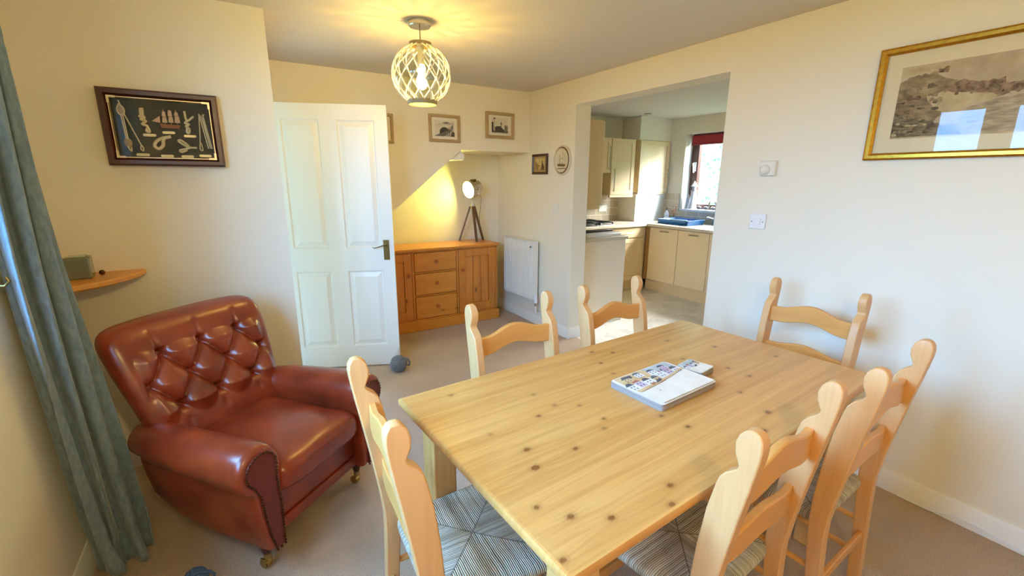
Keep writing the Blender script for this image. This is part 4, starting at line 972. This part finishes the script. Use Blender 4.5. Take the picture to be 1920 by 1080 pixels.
# ------------------------------------------------------------------ kitchen
UNIT = plain('cream_kitchen_front', srgb(222, 200, 160), .4)
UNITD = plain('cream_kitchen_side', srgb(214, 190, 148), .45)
WKT = plain('speckled_worktop', srgb(196, 186, 166), .3, noise=.2, scale=160)
def bar_handle(par, p0, p1, out):
    p0, p1, out = Vector(p0), Vector(p1), Vector(out); q = (p1-p0).normalized()*.02
    MB().tube([p0+out, p1+out], .006, 8).cyl(p0+q, p0+q+out, .004, n=8).cyl(p1-q, p1-q+out, .004, n=8).build('handle', CHROME, par)
def shaker(x0_, x1_, y, z0_, z1_, f=.06):       # front facing -y
    b = MB().box(x0_, x0_+f, y-.020, y, z0_, z1_).box(x1_-f, x1_, y-.020, y, z0_, z1_).box(x0_+f, x1_-f, y-.020, y, z0_, z0_+f).box(x0_+f, x1_-f, y-.020, y, z1_-f, z1_)
    return b.box(x0_+f, x1_-f, y-.012, y, z0_+f, z1_-f)
# base units along the back wall
bu = thing('base_cabinet', 'cream base cabinet under the hob against the kitchen back wall', 'cabinet')
MB().box(3.47, 4.735, 4.262, YK-.001, .15, .87).build('carcass', UNITD, bu)
MB().box(3.47, 4.735, 4.30, YK-.001, 0, .15).build('plinth', UNITD, bu)
for x0_, x1_ in ((3.475, 4.095), (4.10, 4.69)):
    dr = shaker(x0_, x1_, 4.262, .16, .72).build('door', UNIT, bu, bevel=.002); bar_handle(dr, (x0_+.03, 4.242, .56), (x0_+.03, 4.242, .70), (0, -.03, 0))
    w_ = MB().box(x0_, x1_, 4.242, 4.262, .735, .865).build('drawer', UNIT, bu, bevel=.002); bar_handle(w_, ((x0_+x1_)/2-.07, 4.242, .80), ((x0_+x1_)/2+.07, 4.242, .80), (0, -.03, 0))
# units under the window
su = thing('base_cabinet', 'cream sink base cabinet under the kitchen window', 'cabinet')
MB().box(4.762, XK-.001, 2.3, 4.255, .15, .87).build('carcass', UNITD, su)
MB().box(4.80, XK-.001, 2.3, 4.255, 0, .15).build('plinth', UNITD, su)
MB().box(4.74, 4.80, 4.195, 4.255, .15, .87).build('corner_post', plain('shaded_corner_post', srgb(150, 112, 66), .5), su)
for y0_, y1_ in ((3.735, 4.190), (3.29, 3.728), (2.69, 3.283), (2.3, 2.683)):
    dr = MB().box(4.742, 4.762, y0_, y1_, .16, .865).build('door', UNIT, su, bevel=.002)
    bar_handle(dr, (4.742, y0_+.13, .825), (4.742, y0_+.27, .825), (-.02, 0, 0))
# run behind the dividing wall, its white end panel faces the opening
du = thing('base_cabinet', 'pale end panel cabinet just inside the kitchen opening', 'cabinet')
MB().box(XT+.01, 3.44, 3.39, 4.26, .10, .87).build('carcass', UNITD, du)
MB().box(XT+.005, 3.455, 3.365, 3.39, 0, .875).build('end_panel', plain('pale_end_panel', srgb(226, 212, 192), .35), du, bevel=.002)
WKP = [(XT+.005, 3.35), (3.475, 3.35), (3.475, 4.205), (4.70, 4.205), (4.70, 2.3), (XK-.002, 2.3), (XK-.002, 4.48), (4.742, 4.48), (4.742, YK-.014), (XT+.005, YK-.014)]
wk = tag(MB().prism(WKP, lambda x, y: (x, y, .876), lambda x, y: (x, y, .914)).build('worktop', WKT, bevel=.006), 'pale speckled kitchen worktop running round the units', 'worktop')
# hob
hb = thing('gas_hob', 'black gas hob on the kitchen worktop', 'hob', (3.86, 4.50, .9145))
MB().box(-.29, .29, -.25, .25, 0, .008).build('hob_plate', plain('steel_hob', (.5, .5, .5, 1), .25, 1.0), hb, bevel=.003)
for sx_ in (-.14, .14):
    b = MB().box(sx_-.135, sx_+.135, -.235, -.223, .03, .042).box(sx_-.135, sx_+.135, .223, .235, .03, .042).box(sx_-.135, sx_-.123, -.23, .23, .03, .042).box(sx_+.123, sx_+.135, -.23, .23, .03, .042).box(sx_-.13, sx_+.13, -.006, .006, .03, .045).box(sx_-.006, sx_+.006, -.23, .23, .03, .045)
    for a in (-.129, .129):
        for c in (-.229, .229): b.box(sx_+a-.006, sx_+a+.006, c-.006, c+.006, .008, .03)
    b.build('pan_support', BLACK, hb)
    for c in (-.115, .115): MB().cyl((sx_, c, .008), (sx_, c, .026), .045, .038, 20).build('burner', BLACK, hb)
# thin slotted tray on the end worktop
wt = thing('worktop_tray', 'low white tray with a dark slot on the worktop end', 'tray', (3.18, 3.50, .9142), R_(4))
MB().box(-.25, .25, -.10, .10, 0, .030).build('tray_body', PLASTIC, wt, bevel=.006)
MB().box(-.20, .252, .02, .098, .012, .052).build('dark_lid', plain('charcoal_plastic', srgb(44, 38, 34), .4), wt, bevel=.004)
# wall units
def wall_unit(name, label, x0_, x1_, y, z0_, z1_, hx=None, hz=None, f=.06, pel=0.03):
    t = thing(name, label, 'wall cabinet')
    MB().box(x0_, x1_, y, YK-.001, z0_, z1_).build('carcass', UNITD, t, bevel=.002)
    dr = shaker(x0_+.003, x1_-.003, y, z0_+.003, z1_-.003, f).build('door', UNIT, t, bevel=.002)
    if hx: bar_handle(dr, (hx, y-.02, hz[0]), (hx, y-.02, hz[1]), (0, -.03, 0))
    if pel: MB().box(x0_, x1_, y-.02, y+.01, z0_-pel, z0_).build('pelmet', UNIT, t)
    return t
wall_unit('wall_cabinet', 'short cream wall cabinet over the hob', 3.66, 4.215, 4.47, 1.565, 2.0, 4.17, (1.60, 1.90), .055, 0)
wall_unit('wall_cabinet', 'cream wall cabinet with a long handle beside the boiler housing', 4.222, 4.645, 4.47, 1.285, 2.0, 4.262, (1.33, 1.62))
wall_unit('boiler_cabinet', 'tall cream boiler cabinet in the kitchen corner', 4.735, 5.325, 4.47, 1.31, 2.0, 5.29, (1.50, 1.64), .06, .02)
nt = tag(MB().box(4.79, 5.06, 4.447, 4.4495, 1.365, 1.60).build('notice', plain('white_paper', (.80, .83, .86, 1), .5)), 'white notice sheet on the boiler cabinet door', 'notice')
b = MB()
for k in range(7): b.box(4.82, 5.03-.02*(k % 3), 4.4462, 4.4470, 1.395+.026*k, 1.405+.026*k)
b.build('printed_lines', plain('grey_print', srgb(168, 180, 192), .6), nt)
dw = thing('wall_cabinet', 'cream wall cabinet end just inside the kitchen opening', 'wall cabinet')
MB().box(XT+.001, 3.085, 3.375, 4.46, 1.235, 2.02).build('carcass', UNITD, dw, bevel=.002)
MB().box(3.085, 3.105, 3.38, 3.90, 1.24, 2.015).box(3.085, 3.105, 3.905, 4.45, 1.24, 2.015).build('door', UNIT, dw, bevel=.002)
MB().box(XT+.001, 3.08, 3.38, 3.40, 1.195, 1.235).build('pelmet', UNIT, dw)
t = thing('wall_socket', 'white double socket on the tiles behind the hob', 'socket', (4.42, YK-.012, 1.09)); MB().box(-.075, .075, -.010, 0, -.043, .043).build('plate', PLASTIC, t, bevel=.003); MB().box(-.05, -.03, -.013, -.009, .01, .03).box(.03, .05, -.013, -.009, .01, .03).build('rocker', PLASTIC, t)
t = thing('boiler_flue_switch', 'cream switch box high on the kitchen back wall', 'switch', (4.36, YK, 2.13)); MB().box(-.045, .045, -.025, 0, -.05, .05).build('plate', PLASTICC, t, bevel=.004); MB().box(-.012, .012, -.03, -.024, -.02, .02).build('rocker', PLASTICC, t)
t = thing('downlight', 'recessed round downlight in the kitchen ceiling', 'ceiling light', (4.62, 4.26, H)); ring_ = MB().lathe([(.030, 0), (.045, -.001), (.044, -.006), (.030, -.004)], n=24, cap=False).build('bezel', CHROME, t); MB().lathe([(.001, -.001), (.030, -.001), (.030, -.003), (.001, -.004)], n=24).build('lamp_glass', plain('dim_lamp_glass', (.5, .5, .48, 1), .2), t)
# blind
bl = thing('roller_blind', 'dark red roller blind at the top of the kitchen window', 'blind', (0, 0, 0)); RED = plain('burgundy_fabric', srgb(128, 26, 34), .8, noise=.15, scale=80)
MB().cyl((5.455, KY0+.03, 2.045), (5.455, KY1-.03, 2.045), .026, n=20).build('roller', RED, bl); MB().box(5.428, 5.431, KY0+.03, KY1-.03, 1.955, 2.045).build('fabric', RED, bl); MB().box(5.422, 5.437, KY0+.03, KY1-.03, 1.94, 1.957).build('bottom_bar', RED, bl, bevel=.003)
# lighthouse and things on the sill
lh = thing('lighthouse_ornament', 'grey and white wooden lighthouse on the kitchen windowsill', 'ornament', (5.425, 4.075, KZ0+.0042)); LW = plain('chalky_white', (.70, .70, .68, 1), .8, noise=.12, scale=50); LG = plain('chalky_grey', (.36, .36, .36, 1), .8)
MB().lathe([(.055, 0), (.055, .01), (.048, .02), (.034, .24)], n=16).build('tower', LW, lh); MB().lathe([(.046, .24), (.046, .252), (.028, .252), (.028, .30)], n=16).build('gallery', LG, lh); MB().lathe([(.040, .30), (.044, .306), (.003, .375)], n=16).build('roof', LW, lh)
for k, (y, lab) in enumerate(((4.178, 'tall pale card'), (4.150, 'grey striped card'), (4.125, 'white card'))):
    o = MB().box(-.004, .004, -.010, .010, 0, .20-.02*k).build('card', (LG if k == 1 else LW)); o.location = (5.40-.02*k, y-.01*k, KZ0+.0045); o.rotation_euler = (R_(9), 0, R_(25)); tag(o, '%s leaning on the sill left of the lighthouse' % lab, 'card')
for k in range(3):
    o = MB().sphere((0, 0, .022), .024, 12, 8, (1, 1.5, .9)).build('pebble', plain('dark_pebble', srgb(60, 60, 64), .5)); o.location = (5.42+.01*k, 3.97-.10*k, KZ0+.0045); tag(o, 'dark pebble on the sill, %s to the right of the lighthouse' % ('first', 'second', 'third')[k], 'ornament', 'dark pebbles on the kitchen sill')
# tap, sink, drainer rack, bottle
sk = thing('sink', 'stainless steel sink let into the worktop under the window', 'sink', (4.99, 3.43, .9142))
MB().loft([[(x, y, 0) for x, y in rounded(.22, .36, .03)], [(x, y, .004) for x, y in rounded(.218, .358, .03)], [(x, y, .004) for x, y in rounded(.19, .30, .05)], [(x, y, .0015) for x, y in rounded(.16, .27, .05)]]).build('sink_bowl', CHROME, sk)
tp = thing('mixer_tap', 'chrome swan neck mixer tap behind the sink', 'tap', (5.26, 3.60, .9142))
MB().cyl((0, 0, 0), (0, 0, .10), .024, .018).tube([(0, 0, .09)]+[(-.075+.075*math.cos(a), 0, .24+.075*math.sin(a)) for a in [PI*i/12 for i in range(13)]]+[(-.15, 0, .20)], .011, 10).build('spout', CHROME, tp)
for s in (-1, 1): MB().cyl((0, 0, .075), (0, s*.075, .085), .010).cyl((0, s*.07, .085), (0, s*.11, .088), .016, .013).build('tap_lever', CHROME, tp)
rk = thing('dish_rack', 'blue plastic dish drainer on the kitchen worktop', 'dish rack', (5.06, 3.965, .9143)); BLU = plain('blue_plastic', srgb(28, 92, 150), .35); BLUL = plain('pale_blue_plastic', srgb(170, 206, 226), .35)
b = MB().loft([[(x*.93, y*.93, 0) for x, y in rounded(.19, .25, .03)], [(x, y, .06) for x, y in rounded(.19, .25, .03)], [(x*.95, y*.95, .06) for x, y in rounded(.19, .25, .03)], [(x*.88, y*.88, .012) for x, y in rounded(.19, .25, .03)]]); b.build('tray', BLU, rk)
b = MB()
for k in range(7): b.cyl((-.13, -.18+.06*k, .012), (-.13, -.18+.06*k, .085), .004, n=6).cyl((.13, -.18+.06*k, .012), (.13, -.18+.06*k, .085), .004, n=6).cyl((-.13, -.18+.06*k, .035), (.13, -.18+.06*k, .035), .004, n=6)
b.build('plate_prongs', BLU, rk); MB().box(-.186, -.172, -.24, .02, .056, .072).build('front_rim', BLUL, rk, bevel=.003)
bt = thing('soap_bottle', 'patterned washing up bottle at the back corner of the worktop', 'bottle', (5.235, 4.35, .9143)); MB().lathe([(.032, 0), (.034, .01), (.034, .09), (.026, .12), (.012, .14), (.012, .155)], n=16).build('bottle_body', plain('pale_label', (.62, .62, .66, 1), .35, noise=.5, scale=60), bt); MB().lathe([(.014, .155), (.014, .17), (.006, .175), (.006, .20)], n=12).build('cap', plain('navy_cap', srgb(40, 44, 66), .4), bt)
vs = thing('dried_flowers', 'sprig of brown dried flowers in a tiny vase in the kitchen corner', 'ornament', (5.255, 4.24, .9143)); MB().lathe([(.018, 0), (.026, .02), (.022, .05), (.010, .07), (.012, .08)], n=14).build('vase', plain('dark_vase', srgb(60, 52, 60), .3), vs)
b = MB()
for k in range(5):
    a = k*1.26; e_ = Vector((.022*math.cos(a), .022*math.sin(a), .17+.035*math.sin(k*2))); b.tube([(0, 0, .07), (e_.x*.4, e_.y*.4, .12), e_], .0016, 5).sphere(e_, .011, 8, 6)
b.build('flowers', plain('dried_brown', srgb(140, 96, 60), .9), vs)
